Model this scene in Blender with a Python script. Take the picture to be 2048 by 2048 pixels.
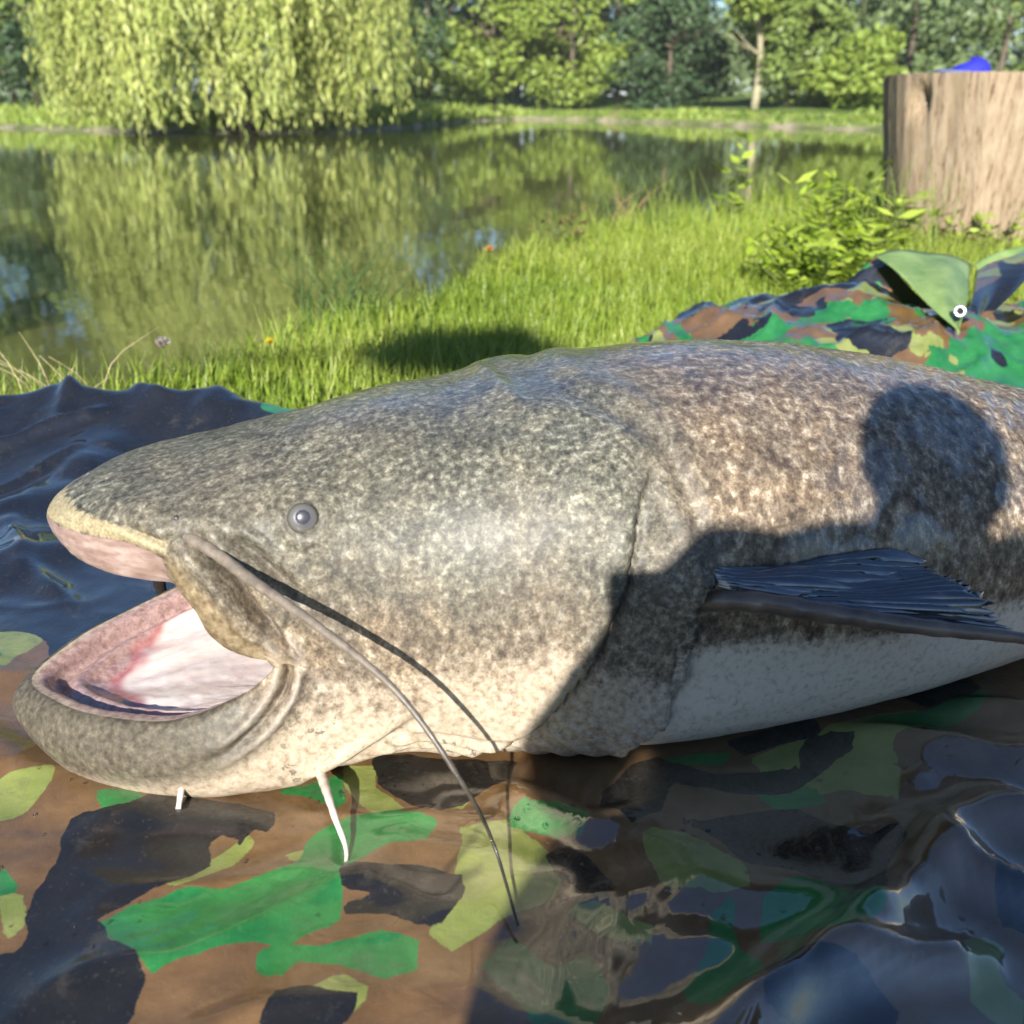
import bpy, bmesh, math, random
import numpy as np
from mathutils import Vector
R = math.radians
random.seed(7); rng = np.random.default_rng(11)
scene = bpy.context.scene
for o in list(bpy.data.objects): bpy.data.objects.remove(o)
C = scene.collection

# ------------------------------------------------------------------ camera, sky, sun, exposure
CAM_H, PITCH, FOV = 0.50, R(21.72), R(53.0)
cd = bpy.data.cameras.new('camera'); cam = bpy.data.objects.new('camera', cd); C.objects.link(cam)
cam.location = (0, 0, CAM_H); cam.rotation_euler = (R(90) - PITCH, 0, 0)
cd.sensor_width = 36; cd.sensor_fit = 'HORIZONTAL'; cd.angle = FOV
cd.clip_start = 0.01; cd.clip_end = 2000
cd.dof.use_dof = True; cd.dof.focus_distance = 0.90; cd.dof.aperture_fstop = 8.0
scene.camera = cam
SUN_EL, SUN_AZ = R(26.0), R(8.5)                      # sun behind the photographer, a little to the left
to_sun = Vector((-math.sin(SUN_AZ)*math.cos(SUN_EL), -math.cos(SUN_AZ)*math.cos(SUN_EL), math.sin(SUN_EL)))
world = bpy.data.worlds.new('World'); scene.world = world; world.use_nodes = True
wn = world.node_tree.nodes; wl = world.node_tree.links
sky = wn.new('ShaderNodeTexSky'); sky.sky_type = 'NISHITA'; sky.sun_disc = False
sky.sun_elevation = SUN_EL; sky.sun_rotation = math.atan2(to_sun.x, to_sun.y)
sky.air_density = 1.0; sky.dust_density = 0.3; sky.ozone_density = 6.0
wl.new(sky.outputs[0], wn['Background'].inputs[0]); wn['Background'].inputs[1].default_value = 0.065
sl = bpy.data.lights.new('sun', 'SUN'); sl.energy = 5.0; sl.angle = R(0.6); sl.color = (1.0, 0.96, 0.88)
so = bpy.data.objects.new('sun', sl); C.objects.link(so); so.rotation_euler = (-to_sun).to_track_quat('-Z', 'Y').to_euler()
so.location = to_sun * 30
scene.view_settings.view_transform = 'Standard'; scene.view_settings.look = 'None'
scene.view_settings.exposure = 1.15; scene.view_settings.gamma = 1.0

# ------------------------------------------------------------------ helpers
def tag(o, label=None, cat=None, group=None, kind=None):
    if label: o['label'] = label
    if cat: o['category'] = cat
    if group: o['group'] = group
    if kind: o['kind'] = kind
    return o
def empty(name, loc=(0, 0, 0), rz=0.0):
    o = bpy.data.objects.new(name, None); C.objects.link(o); o.location = loc; o.rotation_euler = (0, 0, rz)
    o.empty_display_size = 0.05
    return o
def mesh(name, V, F, mat, parent=None, smooth=True, attrs=None):
    V = np.asarray(V, dtype=np.float32).reshape(-1, 3)
    me = bpy.data.meshes.new(name)
    if isinstance(F, np.ndarray):
        k = F.shape[1]; n = len(F)
        me.vertices.add(len(V)); me.vertices.foreach_set('co', V.ravel())
        me.loops.add(n*k); me.loops.foreach_set('vertex_index', F.astype(np.int32).ravel())
        me.polygons.add(n); me.polygons.foreach_set('loop_start', np.arange(0, n*k, k, dtype=np.int32))
        me.polygons.foreach_set('loop_total', np.full(n, k, dtype=np.int32))
        me.update(calc_edges=True)
    else:
        me.from_pydata([tuple(map(float, v)) for v in V], [], F); me.update()
    me.polygons.foreach_set('use_smooth', np.full(len(me.polygons), smooth, dtype=bool))
    for k, a in (attrs or {}).items():
        at = me.attributes.new(k, 'FLOAT', 'POINT'); at.data.foreach_set('value', np.asarray(a, dtype=np.float32).ravel())
    me.validate()
    o = bpy.data.objects.new(name, me); C.objects.link(o)
    if mat: me.materials.append(mat)
    if parent: o.parent = parent
    return o
def grid_faces(nu, nv, wrap=False):
    i = np.arange(nu-1)[:, None]; j = np.arange(nv if wrap else nv-1)[None, :]; j2 = (j+1) % nv
    return np.stack([i*nv+j, (i+1)*nv+j, (i+1)*nv+j2, i*nv+j2], -1).reshape(-1, 4)
def sstep(a, b, x):
    t = np.clip((x-a)/(b-a), 0, 1); return t*t*(3-2*t)
_T = rng.random((256, 256))
def vnoise(x, y):
    xi = np.floor(x).astype(int); yi = np.floor(y).astype(int); fx = x-xi; fy = y-yi
    fx = fx*fx*(3-2*fx); fy = fy*fy*(3-2*fy)
    g = lambda a, b: _T[a % 256, b % 256]
    return (g(xi, yi)*(1-fx)+g(xi+1, yi)*fx)*(1-fy)+(g(xi, yi+1)*(1-fx)+g(xi+1, yi+1)*fx)*fy
def fbm(x, y, oct=4, gain=.5):
    s = 0; a = 1; t = 0
    for k in range(oct):
        s = s+a*vnoise(x*2**k+17.3*k, y*2**k+9.1*k); t += a; a *= gain
    return s/t
def polydist(X, Y, pts):
    d = np.full(np.shape(X), 1e9); u = np.zeros(np.shape(X)); n = len(pts)-1
    for i in range(n):
        (x0, y0), (x1, y1) = pts[i], pts[i+1]; dx, dy = x1-x0, y1-y0
        t = np.clip(((X-x0)*dx+(Y-y0)*dy)/(dx*dx+dy*dy+1e-12), 0, 1)
        e = np.hypot(X-x0-t*dx, Y-y0-t*dy); m = e < d; d = np.where(m, e, d); u = np.where(m, (i+t)/n, u)
    return d, u
def polysdf(X, Y, pts):
    """positive inside"""
    d, _ = polydist(X, Y, list(pts)+[pts[0]]); ins = np.zeros(np.shape(X), bool)
    for i in range(len(pts)):
        (x0, y0), (x1, y1) = pts[i], pts[(i+1) % len(pts)]
        c = ((y0 > Y) != (y1 > Y)) & (X < (x1-x0)*(Y-y0)/(y1-y0+1e-12)+x0); ins ^= c
    return np.where(ins, d, -d)
def tube(P, rad, n=8):
    """tapered tube through points P (k,3) with radii rad (k,), closed ends"""
    P = np.asarray(P, float); k = len(P); V = []
    up = np.array([0.13, 0.21, 0.97])
    for i in range(k):
        t = P[min(i+1, k-1)]-P[max(i-1, 0)]; t = t/np.linalg.norm(t)
        a = np.cross(t, up); a /= np.linalg.norm(a)+1e-9; b = np.cross(t, a)
        for j in range(n):
            th = 2*math.pi*j/n; V.append(P[i]+rad[i]*(math.cos(th)*a+math.sin(th)*b))
    F = [tuple(f) for f in grid_faces(k, n, True)]
    F.append(tuple(range(n))); F.append(tuple(range((k-1)*n, k*n))[::-1])
    return np.array(V), F
def herm(k, P, q):
    n = len(k); k = np.asarray(k, float); P = np.asarray(P, float); m = np.zeros_like(P); q = np.asarray(q, float)
    h = k[1:]-k[:-1]; d = (P[1:]-P[:-1])/h.reshape((-1,)+(1,)*(P.ndim-1))
    for i in range(1, n-1): m[i] = (h[i]*d[i-1]+h[i-1]*d[i])/(h[i-1]+h[i])
    m[0] = d[0]; m[-1] = d[-1]
    i = np.clip(np.searchsorted(k, q, side='right')-1, 0, n-2); sh = (-1,)+(1,)*(P.ndim-1)
    hh = h[i].reshape(sh); t = ((q-k[i])/h[i]).reshape(sh)
    return (2*t**3-3*t**2+1)*P[i]+(t**3-2*t**2+t)*hh*m[i]+(-2*t**3+3*t**2)*P[i+1]+(t**3-t**2)*hh*m[i+1]
def smooth_path(P, n):
    P = np.asarray(P, float); k = np.concatenate([[0], np.cumsum(np.linalg.norm(np.diff(P, axis=0), axis=1))])
    return herm(k, P, np.linspace(0, k[-1], n))

# node helpers
class NT:
    def __init__(s, name):
        s.m = bpy.data.materials.new(name); s.m.use_nodes = True; s.n = s.m.node_tree.nodes; s.l = s.m.node_tree.links
        s.b = s.n['Principled BSDF']; s.out = s.n['Material Output']
    def set(s, **k):
        for a, v in k.items(): s.put(s.b.inputs[a.replace('_', ' ')], v)
    def put(s, i, v):
        if hasattr(v, 'is_linked') or hasattr(v, 'links'): s.l.new(v, i)
        else:
            if hasattr(i.default_value, '__len__') and len(i.default_value) == 4 and len(v) == 3: v = tuple(v)+(1,)
            i.default_value = v
    def coord(s, kind='Object', scale=(1, 1, 1), rot=(0, 0, 0)):
        t = s.n.new('ShaderNodeTexCoord'); m = s.n.new('ShaderNodeMapping'); s.l.new(t.outputs[kind], m.inputs[0])
        m.inputs['Scale'].default_value = scale; m.inputs['Rotation'].default_value = rot; return m.outputs[0]
    def noise(s, co, scale, detail=4, rough=.55, dist=0.0, out=0):
        t = s.n.new('ShaderNodeTexNoise'); s.l.new(co, t.inputs['Vector']); t.inputs['Scale'].default_value = scale
        t.inputs['Detail'].default_value = detail; t.inputs['Roughness'].default_value = rough; t.inputs['Distortion'].default_value = dist
        return t.outputs[out]
    def voro(s, co, scale, feat='F1', rand=1.0):
        t = s.n.new('ShaderNodeTexVoronoi'); s.l.new(co, t.inputs['Vector']); t.inputs['Scale'].default_value = scale; t.feature = feat
        t.inputs['Randomness'].default_value = rand; return t.outputs[0]
    def attr(s, name, out=2):
        t = s.n.new('ShaderNodeAttribute'); t.attribute_name = name; return t.outputs[out]
    def ramp(s, f, stops, interp='LINEAR'):
        t = s.n.new('ShaderNodeValToRGB'); s.l.new(f, t.inputs[0]); e = t.color_ramp.elements; t.color_ramp.interpolation = interp
        while len(e) < len(stops): e.new(.5)
        for i, (p, c) in enumerate(stops):
            e[i].position = p; e[i].color = (c, c, c, 1) if not hasattr(c, '__len__') else tuple(c)+(1,)
        return t.outputs[0]
    def mix(s, f, a, b, mode='MIX'):
        t = s.n.new('ShaderNodeMix'); t.data_type = 'RGBA'; t.blend_type = mode
        s.put(t.inputs[0], f); s.put(t.inputs[6], a); s.put(t.inputs[7], b); return t.outputs[2]
    def math(s, op, a, b=0.0, clamp=False):
        t = s.n.new('ShaderNodeMath'); t.operation = op; t.use_clamp = clamp; s.put(t.inputs[0], a); s.put(t.inputs[1], b); return t.outputs[0]
    def map(s, v, a, b, c=0.0, d=1.0):
        t = s.n.new('ShaderNodeMapRange'); t.interpolation_type = 'SMOOTHSTEP'; s.l.new(v, t.inputs[0])
        for i, x in enumerate((a, b, c, d)): t.inputs[i+1].default_value = x
        return t.outputs[0]
    def sep(s, co):
        t = s.n.new('ShaderNodeSeparateXYZ'); s.l.new(co, t.inputs[0]); return t.outputs
    def bump(s, h, strength=.3, dist=.01, prev=None):
        t = s.n.new('ShaderNodeBump'); s.l.new(h, t.inputs['Height']); t.inputs['Strength'].default_value = strength; t.inputs['Distance'].default_value = dist
        if prev is not None: s.l.new(prev, t.inputs['Normal'])
        return t.outputs[0]
def simple(name, col, rough=.6, var=.25, scale=30, spec=.4, bump=.2, bdist=.003, coat=0):
    t = NT(name); co = t.coord()
    n = t.noise(co, scale, 5, .6); dark = tuple(c*(1-var) for c in col); lite = tuple(min(1, c*(1+var)) for c in col)
    t.set(Base_Color=t.ramp(n, [(.3, dark), (.7, lite)]), Roughness=rough, Specular_IOR_Level=spec, Coat_Weight=coat)
    if bump: t.set(Normal=t.bump(n, bump, bdist))
    return t.m

# ------------------------------------------------------------------ terrain and lake
WATER_Z = -0.40
NEAR = [(-40, -6), (-8, -.5), (-3, 1.2), (-1.2, 1.90), (-.75, 2.12), (-.45, 2.75), (-.25, 3.1), (0, 3.8), (.35, 4.6), (.7, 5.2), (1.4, 5.6), (2.2, 5.9), (4, 6.6), (10, 8), (40, 12)]
FAR = [(-60, 60), (-30, 52), (-18, 41), (-13, 37), (-9, 35), (-6, 36), (-4, 42), (-2.5, 56), (0, 64), (4, 62), (8, 50), (12, 40), (18, 36), (30, 36), (60, 45)]
def shore(X, pts):
    return np.interp(X, [p[0] for p in pts], [p[1] for p in pts])
def terrain_z(X, Y):
    dn = shore(X, NEAR)-Y; df = Y-shore(X, FAR)
    near = -.028+.03*(fbm(X*1.3+5, Y*1.3, 3)-.5)*sstep(1.5, 2.6, Y)
    zn = np.where(dn > 0, near-.30*(1-sstep(0, .30, dn)), -.33-.9*sstep(0, 2.0, -dn))
    zf = np.where(df > 0, WATER_Z+.06+.35*sstep(0, 1.5, df)+.02*np.clip(df, 0, 60)+.25*(fbm(X*.3, Y*.3, 3)-.5)*sstep(0, 3, df), WATER_Z-.5*sstep(0, 3, -df)+.05)
    return np.where(Y < (shore(X, NEAR)+shore(X, FAR))/2, zn, zf)
def axis(lo, hi, a, b, fine, coarse):
    """fine spacing between a and b, growing outside"""
    mid = list(np.arange(a, b, fine)); l = []; s = fine; x = a
    while x > lo: s = min(s*1.18, coarse); x -= s; l.append(x)
    r = []; s = fine; x = mid[-1]
    while x < hi: s = min(s*1.18, coarse); x += s; r.append(x)
    return np.array(l[::-1]+mid+r)
gx = axis(-420, 420, -3, 4, .06, 14); gy = axis(-300, 700, 1.0, 6.6, .06, 14)
extra = np.arange(30, 70, 1.0); gy = np.unique(np.round(np.concatenate([gy, extra]), 3))
GX, GY = np.meshgrid(gx, gy, indexing='ij')
t = NT('earth_and_turf'); co = t.coord()
n1 = t.noise(co, 6, 6, .65); n2 = t.noise(co, .6, 4, .6); n3 = t.noise(co, 90, 3, .6)
turf = t.ramp(n1, [(.25, (.030, .050, .010)), (.5, (.070, .110, .020)), (.75, (.13, .15, .035))])
soil = t.ramp(n3, [(.3, (.08, .055, .03)), (.7, (.20, .15, .09))])
far_grass = t.ramp(n2, [(.35, (.06, .11, .02)), (.55, (.11, .17, .03)), (.7, (.28, .22, .12))])
y = t.sep(co)[1]; z = t.sep(co)[2]
c = t.mix(t.map(n1, .56, .70), turf, soil); c = t.mix(t.map(y, 20, 24), c, far_grass)
c = t.mix(t.map(z, -.16, -.30), c, t.mix(t.map(y, 20, 24), soil, t.ramp(n2, [(.40, (.10, .13, .04)), (.60, (.36, .30, .22))])))
t.set(Base_Color=c, Roughness=.95, Specular_IOR_Level=.15, Normal=t.bump(n1, .6, .03))
ground = mesh('ground', np.stack([GX, GY, terrain_z(GX, GY)], -1), grid_faces(len(gx), len(gy)), t.m)
tag(ground, kind='structure')

t = NT('lake_water'); co = t.coord(scale=(1, .45, 1))
r1 = t.noise(co, 2.2, 3, .5); r2 = t.noise(co, 14, 2, .5)
t.set(Base_Color=t.ramp(t.noise(co, .35, 2, .5), [(.35, (.070, .078, .022)), (.7, (.095, .098, .030))]), Roughness=.035, IOR=1.45, Specular_IOR_Level=.6,
      Normal=t.bump(r2, .035, .01, t.bump(r1, .05, .05)))
wx = np.linspace(-260, 260, 60); wy = np.linspace(-8, 110, 60); WX, WY = np.meshgrid(wx, wy, indexing='ij')
tag(mesh('lake_water', np.stack([WX, WY, 0*WX+WATER_Z], -1), grid_faces(60, 60), t.m), kind='structure')

# ------------------------------------------------------------------ leaves, trees
def leaf_mat(name, cols, trans=.20, rough=.5):
    t = NT(name); r = t.attr('rnd'); co = t.coord()
    col = t.ramp(r, [(i/(len(cols)-1), c) for i, c in enumerate(cols)])
    n = t.noise(co, .9, 3, .6); col = t.mix(t.map(n, .35, .7, .0, .35), col, tuple(x*.7 for x in cols[-1]))
    t.set(Base_Color=col, Roughness=rough, Specular_IOR_Level=.35)
    tr = t.n.new('ShaderNodeBsdfTranslucent'); t.l.new(col, tr.inputs[0])
    mx = t.n.new('ShaderNodeMixShader'); mx.inputs[0].default_value = trans
    t.l.new(t.b.outputs[0], mx.inputs[1]); t.l.new(tr.outputs[0], mx.inputs[2]); t.l.new(mx.outputs[0], t.out.inputs[0])
    return t.m
def quads(P, D, N, L, Wd):
    """leaf quads (kite shaped): base P, length direction D, facing N"""
    D = D/np.linalg.norm(D, axis=1)[:, None]; S = np.cross(D, N); S /= np.linalg.norm(S, axis=1)[:, None]+1e-9
    L = L[:, None]; Wd = Wd[:, None]
    V = np.stack([P, P+D*L*.45+S*Wd*.5, P+D*L, P+D*L*.45-S*Wd*.5], 1)
    F = np.arange(len(P)*4).reshape(-1, 4)
    return V.reshape(-1, 3), F
def rand_dirs(n, r=rng):
    d = r.normal(size=(n, 3)); return d/np.linalg.norm(d, axis=1)[:, None]
bark = simple('bark_grey_brown', (.12, .095, .07), .9, .5, 8, .2, .6, .03)
bark_pale = simple('bark_pale_buff', (.30, .27, .17), .9, .35, 6, .2, .5, .03)  # paler bark colour for the slender tree on the far shore
M_mid = leaf_mat('leaf_mid_green', [(.095, .150, .030), (.160, .225, .048), (.23, .29, .075)])
M_dark = leaf_mat('leaf_deep_green', [(.030, .060, .026), (.055, .100, .042), (.085, .14, .055)], .2)
M_blue = leaf_mat('leaf_blue_green', [(.085, .130, .050), (.135, .190, .075), (.19, .25, .10)])  # lightened blue green, part of the distance haze put into the colour
M_lime = leaf_mat('leaf_lime_green', [(.13, .20, .025), (.21, .29, .045), (.30, .36, .075)])
M_olive = leaf_mat('leaf_olive_pink', [(.10, .10, .04), (.15, .14, .06), (.20, .16, .10)])
def make_tree(label, x, y, h, rx, mat, bmat, nblob=46, nleaf=5200, base=.12, lsz=.34, trunk_r=.16, shape=1.0, group='trees on the far shore', lean=0.0):
    r = np.random.default_rng(int(abs(x*131+y*17)*10) % 99991)
    z0 = float(terrain_z(np.array([x]), np.array([y]))[0])-.05
    e = empty('broadleaf_tree', (x, y, z0)); tag(e, label, 'tree', group)
    # trunk and limbs: a forked set of tapered tubes in one mesh
    V, F = [], []
    def add(P, rad, n=8):
        v, f = tube(P, rad, n); o = sum(len(q) for q in V); V.append(v); F.extend([tuple(i+o for i in q) for q in f])
    top = np.array([lean, 0, h*.78])
    P = smooth_path([(0, 0, 0), (lean*.2+r.normal()*.1, r.normal()*.1, h*.25), (lean*.6+r.normal()*.2, r.normal()*.2, h*.52), top], 12)
    add(P, np.linspace(trunk_r, trunk_r*.25, 12))
    for k in range(9):
        i = int(r.integers(3, 10)); a = r.uniform(0, 6.28); L = rx*r.uniform(.5, .95)
        q = P[i]; tip = q+np.array([math.cos(a)*L, math.sin(a)*L, h*r.uniform(.08, .2)])
        add(smooth_path([q, (q+tip)/2+np.array([0, 0, -.1]), tip], 6), np.linspace(trunk_r*.4, .015, 6), 6)
    mesh('trunk', np.concatenate(V), F, bmat, e)
    nleaf = int(nleaf*max(1, (h/13)**1.6)); nblob = int(nblob*max(1, h/13)); lsz = lsz*max(1, h/14)
    # crown: uneven clumps of leaves over an egg shaped volume
    B = []
    for k in range(nblob):
        zz = r.uniform(base, 1.0); prof = rx*(math.sin(math.pi*min(.98, (zz-base)/(1-base)*.82+.14))**.7)*shape
        a = r.uniform(0, 6.28); rr = prof*math.sqrt(r.uniform(.15, 1.0))
        B.append((lean*zz+math.cos(a)*rr, math.sin(a)*rr, zz*h, rx*r.uniform(.20, .38)))
    B = np.array(B); w = B[:, 3]**2; idx = r.choice(len(B), nleaf, p=w/w.sum())
    d = rand_dirs(nleaf, r); d[:, 2] = d[:, 2]*.9+.1
    rad = B[idx, 3]*r.uniform(.55, 1.05, nleaf)
    Pp = B[idx, :3]+d*rad[:, None]*np.array([1, 1, .8])
    Pp[:, 2] = np.maximum(Pp[:, 2], .1)
    D = rand_dirs(nleaf, r)*.8+d*.6; D[:, 2] -= .35; N = d+rand_dirs(nleaf, r)*.6
    L = lsz*r.uniform(.6, 1.3, nleaf)
    v, f = quads(Pp, D, N, L, L*.62)
    mesh('crown', v, f, mat, e, False, {'rnd': np.repeat(np.clip(r.normal(.5, .25, nleaf), 0, 1), 4)})
    return e
TREES = [
 ('dense mid green tree on the left shore behind the willow', -27, 60, 20, 6.0, M_mid, bark, {}),
 ('low deep green bush-like tree left of the willow', -21, 49, 6.5, 3.6, M_dark, bark, {'base': .05}),
 ('tall blue green tree rising directly behind the willow', -15, 56, 19, 6.0, M_blue, bark, {}),
 ('deep green tree right behind the willow curtain', -6.8, 50, 11, 4.2, M_dark, bark, {'base': .05}),
 ('tall mid green tree standing next to the right edge of the willow', -5.4, 72, 20, 5.2, M_mid, bark, {'base': .06}),
 ('lime green sunlit tree with leaves down to the bank', -1.2, 70, 18, 4.4, M_lime, bark, {'base': .05, 'nleaf': 6000}),
 ('olive leaved tree between two green trees on the far bank', 2.0, 74, 18, 4.2, M_olive, bark, {'base': .08}),
 ('broad lime green tree hanging over the far waterline', 3.8, 68, 15, 4.0, M_lime, bark, {'base': .03, 'nleaf': 6000}),
 ('deep green dense conifer-like tree at the waterline', 8.3, 60, 6.4, 2.9, M_dark, bark, {'base': .02, 'nblob': 60, 'nleaf': 6000}),
 ('tall blue green tree behind the deep green waterside tree', 7.6, 80, 16, 4.8, M_blue, bark, {}),
 ('low blue green tree under the gap of open sky', 13.6, 84, 6.2, 4.2, M_blue, bark, {'base': .04}),
 ('slender tree with pale trunk by the sandy shore', 11.2, 51, 8.2, 2.5, M_lime, bark_pale, {'base': .50, 'trunk_r': .20, 'nleaf': 3800}),
 ('olive pinkish tree beside the pale trunked tree', 14.4, 58, 7.6, 2.8, M_olive, bark, {'base': .25}),
 ('small mid green tree leaning over the sandy shore', 13.2, 52, 5.6, 2.4, M_mid, bark, {'base': .12}),
 ('round lime bush on the sandy shore', 15.6, 49, 2.8, 2.3, M_lime, bark, {'base': .02, 'nblob': 30, 'nleaf': 3500}),
 ('deep green tree behind the left edge of the stump', 19.5, 62, 13, 4.2, M_dark, bark, {}),
 ('tall blue green tree above the blue cap', 18.4, 52, 15, 3.9, M_blue, bark, {'base': .05}),
 ('tall mid green tree above the right side of the stump', 23.5, 54, 14, 4.4, M_mid, bark, {'base': .05}),
 ('far blue green tree closing the row on the right', 31, 60, 15, 5.0, M_blue, bark, {}),
]
for lab, x, y, h, rx, mt, bk, kw in TREES: make_tree(lab, x, y, h, rx, mt, bk, **kw)

# weeping willow over the water
def make_willow(x, y, h, rx):
    r = np.random.default_rng(5); z0 = float(terrain_z(np.array([x]), np.array([y]))[0])-.05
    e = empty('weeping_willow', (x, y, z0)); tag(e, 'large weeping willow trailing yellow green curtains into the lake', 'tree')
    V, F = [], []
    def add(P, rad, n=8):
        v, f = tube(P, rad, n); o = sum(len(q) for q in V); V.append(v); F.extend([tuple(i+o for i in q) for q in f])
    add(smooth_path([(0, 0, 0), (.2, -.1, 1.5), (.1, 0, 3.2), (-.2, .1, 6.2)], 12), np.linspace(.5, .2, 12), 12)
    for k in range(14):
        a = k*.45*2+r.uniform(-.2, .2); L = rx*r.uniform(.55, .9); z1 = r.uniform(2.6, 5.5)
        add(smooth_path([(0, 0, z1), (math.cos(a)*L*.5, math.sin(a)*L*.5, z1+1.6), (math.cos(a)*L, math.sin(a)*L, z1+1.8)], 8), np.linspace(.17, .03, 8), 6)
    mesh('trunk', np.concatenate(V), F, bark, e)
    P_, D_, N_, L_, R_ = [], [], [], [], []
    nb = 84
    for b in range(nb):                                       # curtains: bunches of hanging strands
        a = r.uniform(math.pi, 2*math.pi)+r.normal()*.25 if b < 64 else r.uniform(0, 6.28)
        rr = rx*r.uniform(.45, 1.02); ztop = h*(1-.42*(rr/rx)**2)*r.uniform(.82, 1.03)
        cx, cy = math.cos(a)*rr, math.sin(a)*rr*.85
        zbot = r.choice([.15, .3, .5, 1.0, 1.8, 2.6], p=[.2, .18, .16, .16, .16, .14])
        for s in range(int(r.integers(16, 30))):
            ox, oy = r.normal(0, .38, 2); zt = ztop+r.normal(0, .9); zb = max(.1, zbot+abs(r.normal(0, .95)))
            n = int((zt-zb)/.15)
            if n < 3: continue
            q = np.linspace(0, 1, n); px = cx+ox+.35*np.sin(q*4+a+ox*6)*(1-q)-math.cos(a)*.5*(1-q)**3; py = cy+oy-math.sin(a)*.5*(1-q)**3
            pz = zt+(zb-zt)*q
            P_.append(np.stack([px, py, pz], 1)+r.normal(0, .035, (n, 3)))
            d = np.stack([r.normal(0, .35, n), r.normal(0, .35, n), -np.ones(n)], 1); D_.append(d)
            N_.append(np.stack([np.full(n, math.cos(a)), np.full(n, math.sin(a)), np.full(n, .35)], 1)+r.normal(0, .5, (n, 3)))
            L_.append(r.uniform(.18, .34, n)); R_.append(np.clip(r.normal(.5, .22, n)+r.normal(0, .12), 0, 1))
    P_, D_, N_, L_, R_ = map(np.concatenate, (P_, D_, N_, L_, R_))
    v, f = quads(P_, D_, N_, L_, L_*.26)
    mesh('crown', v, f, leaf_mat('willow_leaf_yellow_green', [(.17, .23, .045), (.33, .38, .085), (.50, .52, .18)], .22), e, False, {'rnd': np.repeat(R_, 4)})
make_willow(-8.7, 35.2, 9.2, 5.9)

# the wood beyond, one mass too far off to tell its trees apart
r = np.random.default_rng(21); n = 60000; X = r.uniform(-110, 110, n); k = fbm(X*.16+3, X*0+1.5, 3)
top = 5.0+9.0*k; top = top*(1-.42*np.exp(-((X-16.5)/2.6)**2)-.30*np.exp(-((X-27)/2.2)**2)); Z = top*r.uniform(0, 1, n)**.8; Y = 92+6*fbm(X*.3, Z*.4, 3)+r.normal(0, 1.2, n)-8*np.exp(-(Z/2.0))
d = rand_dirs(n, r); L = r.uniform(.35, .95, n)
v, f = quads(np.stack([X, Y, Z+.3], 1), d-np.array([0, 0, .4]), np.array([0, -1, .4])+rand_dirs(n, r)*.8, L, L*.75)
tag(mesh('far_wood', v, f, M_blue, None, False, {'rnd': np.repeat(np.clip(r.normal(.45, .25, n)+(fbm(X*.5, Z*.5, 3)-.5), 0, 1), 4)}), 'hazy green wood closing the view beyond the lakeside trees', 'wood', kind='stuff')
# unseen leafy tree, added behind the camera: one low branch reaches into the sun and throws a patch of shade on the grass
r = np.random.default_rng(31); e = empty('shade_branch_tree', (-3.4, -3.6, -.03)); tag(e, 'unseen tree added behind the camera, one low leafy branch shading the grass', 'tree')
V, F = [], []
def addt(P, rad, n=8):
    v, f = tube(P, rad, n); o = sum(len(q) for q in V); V.append(v); F.extend([tuple(i+o for i in q) for q in f])
addt(smooth_path([(0, 0, -.1), (.05, 0, 2.0), (-.1, .1, 4.0), (-.2, 0, 6.5)], 12), np.linspace(.16, .05, 12), 10)
TIP = (-.105+3.4, 2.22+3.6, 0.0); u = to_sun*6.0; TIP = np.array([TIP[0]+u.x, TIP[1]+u.y, u.z+.03])
addt(smooth_path([(.02, 0, 2.2), TIP*np.array([.5, .5, 1])+np.array([0, 0, -.05]), TIP], 10), np.linspace(.05, .008, 10), 6)
mesh('trunk', np.concatenate(V), F, bark, e)
n = 620; P = TIP+rand_dirs(n, r)*(r.uniform(0, 1, n)**.4)[:, None]*np.array([.18, .13, .065])
n2 = 3500; P2 = np.array([-.6, -.3, 5.2])+rand_dirs(n2, r)*(r.uniform(.3, 1, n2)**.5)[:, None]*np.array([1.3, 1.3, 1.7])
P = np.concatenate([P, P2]); L = np.concatenate([r.uniform(.05, .09, n), r.uniform(.08, .16, n2)]); D = rand_dirs(len(P), r)
v, f = quads(P, D, rand_dirs(len(P), r)+np.array([0, -1, .4]), L, L*.7)
mesh('crown', v, f, M_mid, e, False, {'rnd': np.repeat(r.uniform(0, 1, len(P)), 4)})

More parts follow.
